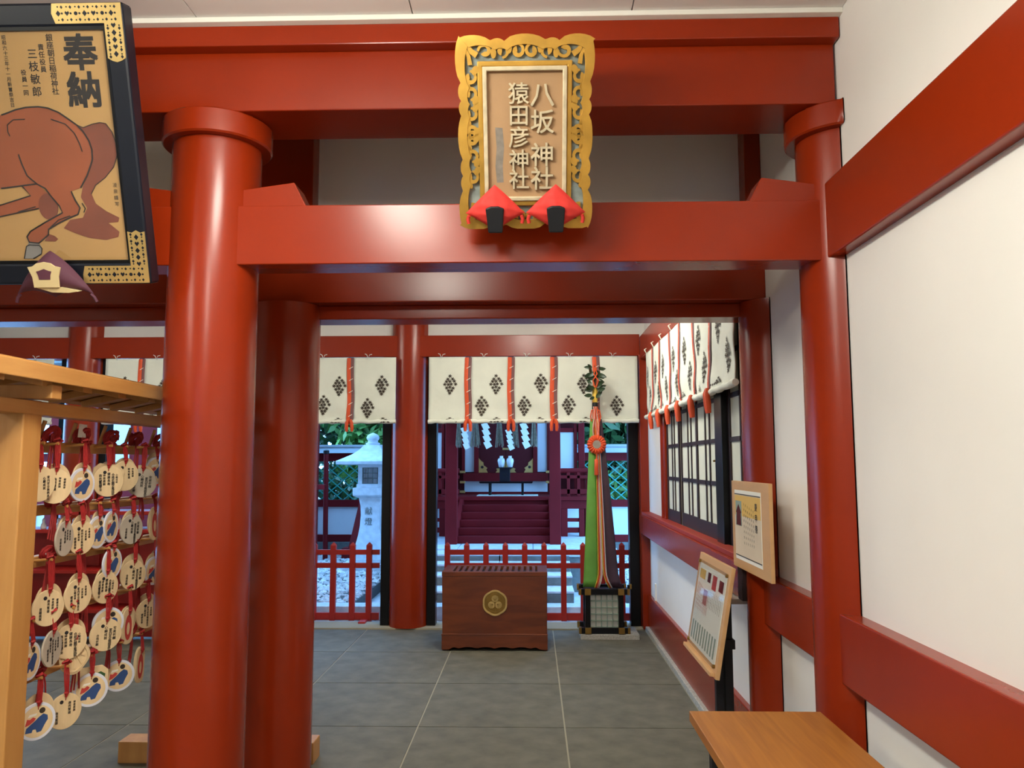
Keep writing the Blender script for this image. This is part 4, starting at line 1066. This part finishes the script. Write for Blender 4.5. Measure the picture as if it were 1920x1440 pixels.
# ================================================================== RED FIGURINE STAND SEEN THROUGH THE RACK
fs_ = thing('figurine_stand', 'red tiered stand with small white figurines behind the tablet rack', 'display stand', (-3.75, 6.75, 0))
for z in (.30, .62, .95, 1.10, 1.34):
    MB().box(-4.45, -3.05, 6.60, 6.92, z - .03, z).build('shelf', M['red_fence'], fs_, bevel=.003)
for x in (-4.45, -3.78, -3.09):
    for y in (6.60, 6.88): MB().box(x, x + .04, y, y + .04, 0, 1.36).build('post', M['red_fence'], fs_, bevel=.002)
MB().box(-4.45, -3.05, 6.90, 6.92, .02, .92).build('back_board', M['red_fence'], fs_)
def figurine(x, k):
    t = tag(MB().lathe([(.018, 0), (.024, .01), (.022, .035), (.012, .055), (.014, .068), (.011, .082), (.003, .092)], 14).build('white_figurine', M['porcelain'], None, smooth=50),
            'tiny white figurine, %s in the row on the red stand' % k, 'figurine', 'white figurines on the red stand')
    t.location = (x, 6.68, .95); return t
for k in range(10): figurine(-4.38 + .13 * k, ORD[k])
for k, (x, w_) in enumerate(((-2.98, .28), (-2.60, .26))):
    def fold(u, v): return (x + w_ * u, 6.78 + .03 * math.sin(u * 14), .95 + .5 * v)
    o = MB().quad_grid(fold, 24, 3).build('cloth_strip', M['lilac_cloth'], None, smooth=80)
    sd = o.modifiers.new('thick', 'SOLIDIFY'); sd.thickness = .004
    tag(o, ('folded lilac cloth hanging beside the red figurine stand', 'narrower lilac cloth hanging nearer the front gate pillar')[k], 'cloth')
    MB().tube([(x - .02, 6.78, 1.46), (x + w_ + .02, 6.78, 1.46)], .01, 8).build('hanging_rod', M['dark_wood'], o)
    for xx in (x - .01, x + w_ + .01): MB().box(xx - .012, xx + .012, 6.80, 6.824, 0, 1.48).build('rod_post', M['dark_wood'], o)

# ================================================================== LOW RED FENCES IN THE DOORWAY
def low_fence(label, xs_, x0, x1, feet, y=7.68):
    t = thing('low_fence', label, 'fence', ((x0 + x1) / 2, y, 0), 'low red fences in the doorways')
    for x in xs_:
        MB().hexa([(x - .026, y - .022, .012), (x + .026, y - .022, .012), (x + .026, y + .022, .012), (x - .026, y + .022, .012)], [(x - .026, y - .022, .715), (x + .026, y - .022, .715), (x + .026, y + .022, .715), (x - .026, y + .022, .715)]).build('post', M['red_fence'], t, bevel=.002)
        MB().hexa([(x - .026, y - .022, .715), (x + .026, y - .022, .715), (x + .026, y + .022, .715), (x - .026, y + .022, .715)], [(x - .003, y - .003, .742), (x + .003, y - .003, .742), (x + .003, y + .003, .742), (x - .003, y + .003, .742)]).build('post_cap', M['red_fence'], t)
    for z0, z1 in ((.625, .672), (.500, .548), (.018, .085)):
        MB().box(x0, x1, y - .013, y + .013, z0, z1).build('rail', M['red_fence'], t, bevel=.002)
    for x in feet:
        MB().box(x - .045, x + .020, y - .16, y + .16, -.030, .030).build('foot', M['red_fence'], t, bevel=.003)
    return t
low_fence('low red picket fence behind the offering box', [-.812 + .184 * k for k in range(10)], -.84, .95, (-.70, .80))
low_fence('low red picket fence in front of the stone lantern', [-3.56 + .184 * k for k in range(10)] + [-1.93, -1.755, -1.575][0:0] + [-1.720, -1.560], -3.6, -1.46, (-3.4, -1.58))

# ================================================================== OUTSIDE
struct(MB().box(-30, 30, 7.62, 40, -.20, -.035).build('ground_outside', M['stone']), 'pale paving outside the doorway')
struct(MB().box(-30, 30, -30, -3.3, -.20, -.05).build('ground_front', M['stone_dark']))
struct(MB().box(-9, 5, -6.4, -6.2, -.05, 3.4).build('wall_sky_block', M['plaster_out']), 'pale unseen wall added outside the rear door to block sky light')  # unseen wall, added to keep direct sky out of the rear door
struct(MB().box(-8, 3, 7.56, 8.55, 2.78, 2.88).box(-8, 3, 7.2, 8.0, 2.88, 3.45).build('eave_sky_block', M['dark_wood']), 'dark eave added outside the doorway to cut sky light')  # overhang added to reduce the blue sky light entering the far doorway
kb = thing('stone_kerb', 'long pale stone kerb step just outside the doorway', 'kerb', (-1.8, 8.0, -.035))
for k in range(7):
    x = -6.4 + 1.25 * k
    MB().box(x, x + 1.243, 7.92, 8.14, -.036, .098).build('kerb_stone', M['stone'], kb, bevel=.008)
gb = tag(MB().box(-8, -1.815, 8.142, 12.43, -.04, .085).build('gravel_bed', M['soil']), 'grey gravel bed around the stone lantern', 'gravel', kind='stuff')
gb2 = tag(MB().box(1.02, 6, 8.142, 12.43, -.04, .085).build('gravel_bed', M['soil']), 'grey gravel bed at the right of the shrine steps', 'gravel', kind='stuff')
def pebbles(x0, x1, y0, y1, z, n, parent, seed):
    r_ = random.Random(seed); mb = MB()
    for _ in range(n):
        x, y = r_.uniform(x0, x1), r_.uniform(y0, y1); a = r_.uniform(0, 6.28); s1, s2, h = r_.uniform(.022, .045), r_.uniform(.016, .030), r_.uniform(.010, .022)
        c, s_ = math.cos(a), math.sin(a); b0 = len(mb.v)
        for px_, py_ in ((1, 0), (.3, .9), (-.8, .6), (-.9, -.5), (.2, -1)): mb.V((x + px_ * s1 * c - py_ * s2 * s_, y + px_ * s1 * s_ + py_ * s2 * c, z))
        for px_, py_ in ((.6, .1), (.1, .5), (-.5, .2), (-.4, -.4), (.3, -.5)): mb.V((x + px_ * s1 * c - py_ * s2 * s_, y + px_ * s1 * s_ + py_ * s2 * c, z + h))
        for k in range(5): mb.f.append((b0 + k, b0 + (k + 1) % 5, b0 + 5 + (k + 1) % 5, b0 + 5 + k))
        mb.f.append((b0 + 5, b0 + 6, b0 + 7, b0 + 8, b0 + 9))
    return tag(mb.build('pebbles', M['gravel'], parent), kind='stuff')
pebbles(-3.6, -1.84, 8.16, 12.3, .084, 3000, gb, 2)
pebbles(1.05, 2.6, 8.16, 12.3, .084, 2400, gb2, 3)

ss = thing('stone_steps', 'stone steps with pale treads and dark risers leading up to the shrine', 'steps', (-.37, 9.2, -.035))
for (y, z) in ((8.22, .200), (8.60, .303), (8.90, .383), (9.20, .459)):
    for x0, x1 in ((-1.17, -.38), (-.375, .42)):
        MB().box(x0, x1, y - .012, y + .52, z - .022, z).build('tread', M['stone'], ss, bevel=.006)
        MB().box(x0 + .004, x1 - .004, y, y + .40, z - .16, z - .022).build('riser', M['stone_dark'], ss, bevel=.004)  # risers take a darker stone colour than the treads
for x0, x1 in ((-1.80, -.9), (-.895, .0), (.005, 1.0)):
    MB().box(x0, x1, 9.60, 12.38, .38, .480).build('platform_slab', M['stone'], ss, bevel=.008)
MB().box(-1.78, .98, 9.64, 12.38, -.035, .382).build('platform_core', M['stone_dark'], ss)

# ---- stone lantern
LX, LY = -2.178, 10.85
sl = thing('stone_lantern', 'tall grey stone lantern with curved roof and carved characters', 'stone lantern', (LX, LY, .084))
def sq(prof, nm, m_, cx_=LX, cy_=LY, bev=.004, parent=sl, sm=None):
    mb = MB(); b0 = 0
    for h, z in prof:
        for sx, sy in ((-1, -1), (1, -1), (1, 1), (-1, 1)): mb.V((cx_ + sx * h, cy_ + sy * h, z))
    for i in range(len(prof) - 1):
        for k in range(4):
            k2 = (k + 1) % 4; mb.f.append((i*4 + k, i*4 + k2, (i+1)*4 + k2, (i+1)*4 + k))
    mb.f.append((3, 2, 1, 0)); n_ = (len(prof) - 1) * 4; mb.f.append((n_, n_+1, n_+2, n_+3))
    return mb.build(nm, m_, parent, smooth=sm, bevel=bev)
sq([(.34, .080), (.34, .175)], 'ground_slab', M['stone']); sq([(.25, .175), (.25, .235)], 'plinth', M['stone'])
sq([(.212, .235), (.205, .31), (.180, .41), (.153, .53), (.133, .66), (.125, .80), (.131, .93), (.152, 1.03)], 'shaft', M['stone'], sm=25)
sq([(.155, 1.03), (.212, 1.055), (.220, 1.07), (.220, 1.165)], 'middle_platform', M['stone'])
sq([(.178, 1.165), (.178, 1.215)], 'box_sill', M['stone'])
for sx in (-1, 1):
    for sy in (-1, 1): MB().cbox((LX + sx * .135, LY + sy * .135, 1.335), (.055, .055, .24)).build('box_post', M['stone'], sl, bevel=.003)
sq([(.165, 1.435), (.165, 1.475)], 'box_head', M['stone'])
sq([(.112, 1.215), (.112, 1.435)], 'fire_chamber', M['stone'])
for sy in (-1,):
    for k in range(4):
        x = LX - .10 + .2 * k / 3; MB().cbox((x, LY - .142, 1.325), (.012, .014, .22)).build('window_bar', M['stone_dark'], sl)
        z = 1.22 + .21 * k / 3; MB().cbox((LX, LY - .142, z), (.21, .014, .012)).build('window_bar', M['stone_dark'], sl)
sq([(.30, 1.468), (.405, 1.478), (.412, 1.520), (.33, 1.560), (.235, 1.610), (.150, 1.675), (.105, 1.735)], 'roof', M['stone'], sm=20)
MB().lathe([(.095, 1.735), (.098, 1.765), (.070, 1.775), (.066, 1.80), (.082, 1.815), (.088, 1.84), (.075, 1.870), (.040, 1.892), (.006, 1.905)], 24, (LX, LY, 0)).build('finial', M['stone'], sl, smooth=40)
for c, z, hw in (('献', .855, .128), ('燈', .715, .131)):
    g = MB(); put_glyph(g, c, 0, 0, .105, lambda a, b_, d, z=z, hw=hw: Vector((LX - .02 + a, LY - hw - d - .002 - (.0 if b_ > 0 else -b_ * .12), z + b_)), .0, bold=.02); g.build('carved_character', M['stone_dark'], sl)

# ---- back fence with lattice
FY = 12.5
bf = thing('boundary_fence', 'red framed boundary fence with turquoise lattice and white lower panels', 'fence', (-1, FY, .15))
MB().box(-9, 8, FY - .06, FY + .10, -.04, .275).build('stone_base', M['stone_dark'], bf, bevel=.01)
for z0, z1, d in ((.279, .386, .05), (.814, .922, .05), (1.521, 1.646, .07)):
    MB().box(-9, 8, FY - d, FY + d, z0, z1).build('rail', M['red_out'], bf, bevel=.003)
MB().hexa([(-9, FY - .22, 1.646), (8, FY - .22, 1.646), (8, FY + .22, 1.646), (-9, FY + .22, 1.646)], [(-9, FY - .17, 1.740), (8, FY - .17, 1.740), (8, FY + .17, 1.740), (-9, FY + .17, 1.740)]).build('roof_cap', M['roof_metal'], bf, bevel=.005)
MB().box(-9, 8, FY - .19, FY + .19, 1.735, 1.775).build('roof_ridge', M['roof_metal'], bf, bevel=.005)
px_posts = [-7.9 + 2.0 * k for k in range(9)]
for x in px_posts:
    MB().box(x - .06, x + .06, FY - .062, FY + .062, .279, 1.646).build('post', M['red_out'], bf, bevel=.003)
for k in range(8):
    MB().box(px_posts[k] + .06, px_posts[k+1] - .06, FY - .012, FY + .012, .386, .814).build('white_panel', M['plaster_out'], bf)
lat = {}
for sgn in (-1, 1):
    x = -7.6
    while x < 7.4:
        L = .60; dxx = .60 * 1.25
        x1 = x + dxx
        key = sgn
        if key not in lat:
            o = MB().prism([(-dxx/2 - .012, -.3 * sgn - .013), (-dxx/2 + .012, -.3 * sgn - .013), (dxx/2 + .012, .3 * sgn + .013), (dxx/2 - .012, .3 * sgn + .013)] if sgn > 0 else
                           [(-dxx/2 - .012, .3 + .013), (-dxx/2 + .012, .3 + .013), (dxx/2 + .012, -.3 - .013), (dxx/2 - .012, -.3 - .013)], lambda a, b_, d: (a, d, b_), .008, -.008).build('lattice_strip', M['lattice'], None)
            o.parent = bf; lat[key] = o; o.location = Vector(((x + x1) / 2, FY + .010 * sgn, 1.222)) - bf.location
        else: copy_of(lat[key], Vector(((x + x1) / 2, FY + .010 * sgn, 1.222)) - bf.location, bf)
        x += .185
for x0 in (-2.60,):
    MB().hexa([(x0 - .14, FY - .62, .20), (x0 - .01, FY - .62, .20), (x0 - .01, FY - .50, .20), (x0 - .14, FY - .50, .20)], [(x0 + .055, FY - .14, 1.50), (x0 + .165, FY - .14, 1.50), (x0 + .165, FY - .05, 1.50), (x0 + .055, FY - .05, 1.50)]).build('brace', M['red_out'], bf, bevel=.004)
    MB().box(x0 - .22, x0 + .10, FY - .66, FY - .40, .08, .24).build('brace_foot', M['red_out'], bf, bevel=.004)
po = tag(MB().tube([(-3.05, 11.8, .08), (-3.065, 11.8, 1.64)], .038, 12).build('red_pole', M['red_out'], smooth=50), 'slim red pole standing left of the stone lantern', 'pole')
MB().lathe([(.044, 0), (.044, .05), (.02, .06)], 12, (-3.065, 11.8, 1.63)).build('pole_cap', M['black_matt'], po, smooth=50)
nbp = thing('side_shrine', 'red wooden corner of a neighbouring shrine beyond the doorway at the left', 'shrine', (-3.05, 11.0, .08))
MB().box(-7.0, -3.30, 11.35, 11.45, .08, 2.9).build('wall', M['red_out'], nbp)
MB().box(-7.4, -3.15, 10.9, 11.9, 2.9, 3.0).build('roof', M['stone_dark'], nbp)
for x in (-6.6, -5.4, -4.2): MB().box(x, x + .8, 11.33, 11.35, 1.2, 2.2).build('white_panel', M['plaster_out'], nbp)
MB().box(-3.16, -2.975, 10.94, 11.08, .08, 2.6).build('post', M['red_out'], nbp, bevel=.004)
MB().box(-4.2, -2.86, 10.96, 11.04, 1.13, 1.20).build('rail', M['red_out'], nbp, bevel=.003)
MB().box(-4.2, -2.98, 10.98, 11.02, .42, .50).build('rail', M['red_out'], nbp, bevel=.003)

# ---- shrine building
sh = thing('shrine', 'dark red wooden shrine with steps, gilt door fittings and veranda', 'shrine', (-.37, 11.2, .48))
RO = M['red_out']
def sb(nm, d, m_=None, parent=None, bev=.004): return MB().box(*d).build(nm, m_ or RO, parent or sh, bevel=bev)
for x0, x1 in ((-1.096, -.948), (.215, .355)):
    sb('porch_post', (x0, x1, 10.05, 10.19, .48, 2.75))
sb('porch_beam', (-1.35, .62, 10.03, 10.21, 2.30, 2.55))
for k in range(5):
    sb('wooden_step', (-.95, .22, 10.16 + .18 * k, 10.16 + .18 * k + .25, .48 + .089 * k, .48 + .089 * (k + 1)), bev=.006)
for x0, x1 in ((-1.00, -.95), (.22, .27)):
    MB().prism([(10.14, .48), (11.12, .48), (11.12, 1.0), (11.0, 1.0), (10.14, .60)], lambda a, b_, d: (d, a, b_), x0, x1).build('stair_string', RO, sh)
sb('veranda_floor', (-1.75, .83, 11.08, 12.3, .975, 1.030)); sb('veranda_beam', (-1.72, .80, 11.12, 11.22, .86, .975))
for x in (-1.70, -1.25, .44, .69, .76):
    sb('veranda_post', (x - .045, x + .045, 11.13, 11.22, .48, .90))
for z0, z1 in ((.53, .60), (.68, .73)): sb('veranda_tie', (.30, .80, 11.15, 11.19, z0, z1)); sb('veranda_tie', (-1.72, -1.02, 11.15, 11.19, z0, z1))
# railings on both sides of the stair head
for xa, xb in ((.30, .84), (-1.76, -1.02)):
    MB().tube([(xa, 11.14, 1.385), (xb, 11.14, 1.385)], .032, 10).build('handrail', RO, sh, smooth=50)
    sb('railing_bar', (xa, xb, 11.12, 11.16, 1.275, 1.32)); sb('railing_bar', (xa, xb, 11.12, 11.16, 1.06, 1.13))
    for k in range(4):
        x = xa + .06 + (xb - xa - .12) * k / 3; sb('railing_post', (x - .022, x + .022, 11.12, 11.16, 1.03, 1.37))
for x in (.80, -1.715):
    for y in (11.4, 11.6, 11.8, 12.0, 12.2): sb('railing_post', (x - .022, x + .022, y - .022, y + .022, 1.03, 1.37))
    MB().tube([(x, 11.10, 1.385), (x, 12.28, 1.385)], .032, 10).build('handrail', RO, sh, smooth=50)
    sb('railing_bar', (x - .02, x + .02, 11.12, 12.28, 1.275, 1.32))
# front wall of the sanctuary
WY = 11.95
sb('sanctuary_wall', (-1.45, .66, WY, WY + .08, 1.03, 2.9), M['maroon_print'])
sb('threshold_beam', (-1.02, .235, WY - .16, WY, 1.223, 1.345)); sb('lower_panel', (-1.01, .225, WY - .05, WY, 1.065, 1.223), M['plaster_out']); sb('sill', (-1.02, .235, WY - .10, WY, 1.03, 1.065))
for x0, x1 in ((-1.006, -.867), (.078, .221)): sb('white_side_panel', (x0, x1, WY - .03, WY, 1.358, 2.6), M['plaster_out'])
for x0, x1 in ((-1.05, -1.006), (-.867, -.800), (.012, .078), (.221, .27)): sb('door_post', (x0, x1, WY - .08, WY, 1.345, 2.7))
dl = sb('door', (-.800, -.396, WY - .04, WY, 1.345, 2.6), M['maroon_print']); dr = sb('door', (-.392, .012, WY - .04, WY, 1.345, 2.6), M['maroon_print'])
def corner(d, x, sx, w, h):
    MB().prism([(x, 1.348), (x + sx * w, 1.348), (x + sx * w * .82, 1.348 + h * .22), (x + sx * w * .95, 1.348 + h * .32), (x + sx * w * .55, 1.348 + h * .50), (x + sx * w * .5, 1.348 + h * .7), (x + sx * w * .2, 1.348 + h * .85), (x, 1.348 + h)],
               lambda a, b_, dd: (a, dd, b_), WY - .040, WY - .052).build('gilt_fitting', M['gold_plate'], d)
    MB().prism(disc_poly(x + sx * w * .38, 1.348 + h * .38, w * .16, n=12), lambda a, b_, dd: (a, dd, b_), WY - .051, WY - .054).build('fitting_eye', M['dark_wood'], d)
corner(dl, -.798, 1, .135, .215); corner(dr, .010, -1, .135, .215); corner(dl, -.398, -1, .15, .17); corner(dr, -.390, 1, .15, .17)
MB().cbox((-.394, WY - .05, 1.70), (.10, .02, .03)).build('gilt_bolt', M['gold_plate'], dr)
for x, z in ((-1.03, 1.36), (.24, 1.36), (-1.03, 1.21), (.24, 1.21), (-1.03, 1.07)):
    MB().cbox((x, WY - .165, z), (.08, .02, .035)).build('gilt_cap', M['gold_plate'], sh, bevel=.003)
# white side walls in red frames
for sx, x0, x1 in ((1, .405, .612), (-1, -1.62, -1.33)):
    sb('side_panel', (x0, x1, 11.70, 11.73, 1.39, 1.938), M['plaster_out']); sb('side_frame', (x0 - .06, x1 + .06, 11.68, 11.75, 1.938, 2.00)); sb('side_frame', (x0 - .06, x1 + .06, 11.68, 11.75, 1.34, 1.39))
    sb('side_post', (x1, x1 + .045, 11.66, 11.76, 1.03, 2.2)); sb('side_post', (x1 + .06, x1 + .15, 11.62, 11.74, 1.03, 2.6))
# roof over it all
rf = MB()
def roofp(u, v):
    y = 9.1 + 4.6 * v; zc = 3.55 - .95 * abs(v - .55) * 1.6 + .25 * (abs(v - .55) * 2) ** 2
    return (-2.2 + 3.7 * u, y, zc)
rf.quad_grid(roofp, 6, 16); ro = rf.build('roof', M['stone_dark'], sh, smooth=60)
sd = ro.modifiers.new('thick', 'SOLIDIFY'); sd.thickness = .12
# sacred rope with straw tassels and folded paper
sr = thing('sacred_rope', 'straw rope with tassels and zigzag paper streamers across the shrine porch', 'sacred rope', (-.37, 10.0, 2.06))
MB().tube([(-1.05 + 1.37 * k / 16, 9.98, 2.05 - .03 * math.sin(math.pi * k / 16)) for k in range(17)], [.030 + .004 * math.sin(k * 2) for k in range(17)], 10).build('rope', M['straw'], sr, smooth=60)
rt = random.Random(8)
for x, w_ in ((-.92, .075), (-.716, .135), (-.415, .125), (-.207, .085), (.018, .09)):
    mb = MB()
    for k in range(26):
        dx_ = rt.uniform(-.5, .5); mb.tube([(x + dx_ * w_ * .4, 9.98 + rt.uniform(-.02, .02), 2.04), (x + dx_ * w_, 9.98 + rt.uniform(-.03, .03), 1.70 + rt.uniform(-.02, .04))], .0045, 4)
    tag(mb.build('straw_tassel', M['straw'], sr), kind='stuff')
def shide(x, zt, sc):
    s_ = .058 * sc; mb = MB(); z = zt; xx = x
    for k in range(4):
        h = .072 * sc
        sg = 1 if k % 2 == 0 else -1
        mb.prism([(xx - s_ * .75, z), (xx + s_ * .35, z + h * .25), (xx + s_ * .95, z - h * .55), (xx - s_ * .15, z - h * 1.0)], lambda a, b_, d: (a, 9.93 - d, b_), .004 * k, .004 * k + .003)
        z -= h * .92; xx += .010
    mb.tube([(x, 9.95, 2.03), (x, 9.935, zt)], .004, 5)
    mb.build('paper_streamer', M['paper'], sr)
shide(-.855, 1.925, 1.0); shide(-.590, 1.975, 1.15); shide(-.298, 1.900, .95); shide(-.108, 1.975, 1.15)
# offerings on the veranda
tag(MB().box(-.78, .08, 11.20, 11.62, 1.030, 1.040).build('woven_mat', M['cloth'], bevel=.002), 'pale woven mat under the black offering table', 'mat')
ot = thing('offering_table', 'low black offering table on the shrine veranda', 'table', (-.372, 11.4, 1.04))
MB().hexa([(-.74, 11.27, 1.205), (-.005, 11.27, 1.205), (-.005, 11.53, 1.205), (-.74, 11.53, 1.205)], [(-.755, 11.26, 1.228), (.008, 11.26, 1.228), (.008, 11.54, 1.228), (-.755, 11.54, 1.228)]).build('table_top', M['black'], ot, bevel=.003)
for x in (-.602, -.140):
    for y in (11.31, 11.49): MB().box(x - .016, x + .016, y - .016, y + .016, 1.04, 1.205).build('leg', M['black'], ot, bevel=.002)
    MB().box(x - .014, x + .014, 11.32, 11.48, 1.06, 1.075).build('foot_rail', M['black'], ot)
st = thing('tray_stand', 'small dark box stand with a tray on the black table', 'stand', (-.39, 11.4, 1.229))
MB().box(-.465, -.318, 11.33, 11.47, 1.229, 1.415).build('stand_body', M['navy_black'], st, bevel=.003)
MB().prism(disc_poly(-.392, 1.325, .030, n=16), lambda a, b_, d: (a, d, b_), 11.331, 11.327).build('round_opening', M['black_matt'], st)
MB().box(-.508, -.276, 11.29, 11.51, 1.415, 1.428).build('tray', M['navy_black'], st, bevel=.002)
for k, x in enumerate((-.442, -.318)):
    tag(MB().lathe([(.030, 1.429), (.036, 1.435), (.046, 1.48), (.054, 1.52), (.046, 1.552), (.026, 1.562), (.024, 1.585), (.028, 1.592), (.015, 1.592)], 24, (x, 11.40, 0)).build('white_vase', M['porcelain'], smooth=50),
        ('white porcelain vase on the left of the tray', 'white porcelain vase on the right of the tray')[k], 'vase', 'white vases on the tray')

# ---- trees behind the fence
def tree(label, blobs, n, size, m_, trunk, seed, group='trees behind the fence'):
    r_ = random.Random(seed); t = thing('tree', label, 'tree', (trunk[0], trunk[1], 0), group)
    MB().tube([(trunk[0], trunk[1], -.04), (trunk[0] + .05, trunk[1], trunk[2] * .5), (trunk[0] - .04, trunk[1], trunk[2])], [.13, .10, .06], 10).build('trunk', M['bark'], t, smooth=60)
    mb = MB(); tot = sum(b[3] for b in blobs)
    for bx_, by_, bz_, br in blobs:
        for _ in range(int(n * br / tot)):
            d = Vector((r_.gauss(0, 1), r_.gauss(0, 1), r_.gauss(0, 1))).normalized() * br * r_.uniform(.55, 1.0)
            p = Vector((bx_, by_, bz_)) + d
            a = Vector((r_.gauss(0, 1), r_.gauss(0, 1), r_.gauss(0, .6))).normalized(); nrm = (d.normalized() * .7 + Vector((r_.gauss(0, .4), r_.gauss(0, .4), r_.gauss(.3, .4)))).normalized()
            u = nrm.cross(a)
            if u.length < 1e-3: continue
            u.normalize(); w = nrm.cross(u); L = size * r_.uniform(.6, 1.2); b0 = len(mb.v)
            for q in (u * L, w * L * .42, -u * L, -w * L * .42): mb.V(p + q)
            mb.f.append((b0, b0+1, b0+2, b0+3))
    tag(mb.build('foliage', M[m_], t), kind='stuff')
    for bx_, by_, bz_, br in blobs:
        MB().tube([(trunk[0], trunk[1], trunk[2] * .6), (bx_, by_, bz_)], [.05, .02], 6).build('branch', M['bark'], t, smooth=60)
    return t
tree('bright green leafy tree above the fence behind the lantern', [(-2.6, 14.1, 2.3, .75), (-3.2, 14.3, 2.7, .8), (-1.9, 14.2, 2.5, .8), (-2.5, 14.4, 3.2, .9), (-2.9, 13.9, 1.6, .6)], 2600, .13, 'leaf1', (-2.6, 14.4, 2.6), 1)
tree('dark evergreen behind the bright tree at the left', [(-4.4, 15.0, 2.2, 1.1), (-4.0, 15.4, 3.4, 1.3), (-2.6, 15.6, 1.6, 1.2), (-1.0, 15.6, 2.0, 1.3), (-1.5, 15.6, 3.4, 1.4)], 4200, .15, 'leaf2', (-3.2, 15.8, 3.0), 2)
tree('dark broad-leaved tree above the fence at the right', [(1.0, 14.0, 2.2, .8), (1.9, 14.2, 2.5, .9), (.5, 14.3, 2.9, .9), (1.5, 14.3, 3.4, 1.0), (2.6, 14.2, 2.0, .8), (1.2, 13.8, 1.3, .6)], 3800, .15, 'leaf2', (1.3, 14.3, 2.6), 3)
tree('lighter green bush showing through the right-hand lattice', [(1.5, 13.2, 1.0, .45), (2.3, 13.3, 1.2, .5), (.9, 13.3, .9, .45)], 1500, .09, 'leaf1', (1.6, 13.4, .9), 4)
tree('dark bush showing through the left-hand lattice', [(-3.5, 13.2, 1.0, .5), (-2.7, 13.2, .9, .5), (-1.9, 13.3, 1.1, .5), (-4.4, 13.3, 1.0, .55)], 1800, .09, 'leaf2', (-2.8, 13.4, .9), 5)
tree('tall dark tree filling the background behind the shrine roof', [(0, 18, 3.0, 2.4), (4, 18, 3.2, 2.4), (-5, 18, 3.2, 2.4), (-8, 17, 3, 2.2), (7, 17, 2.8, 2.2), (2, 17.5, 1.2, 1.6), (-3, 17.5, 1.2, 1.6)], 5200, .26, 'leaf2', (1, 18, 3), 6)
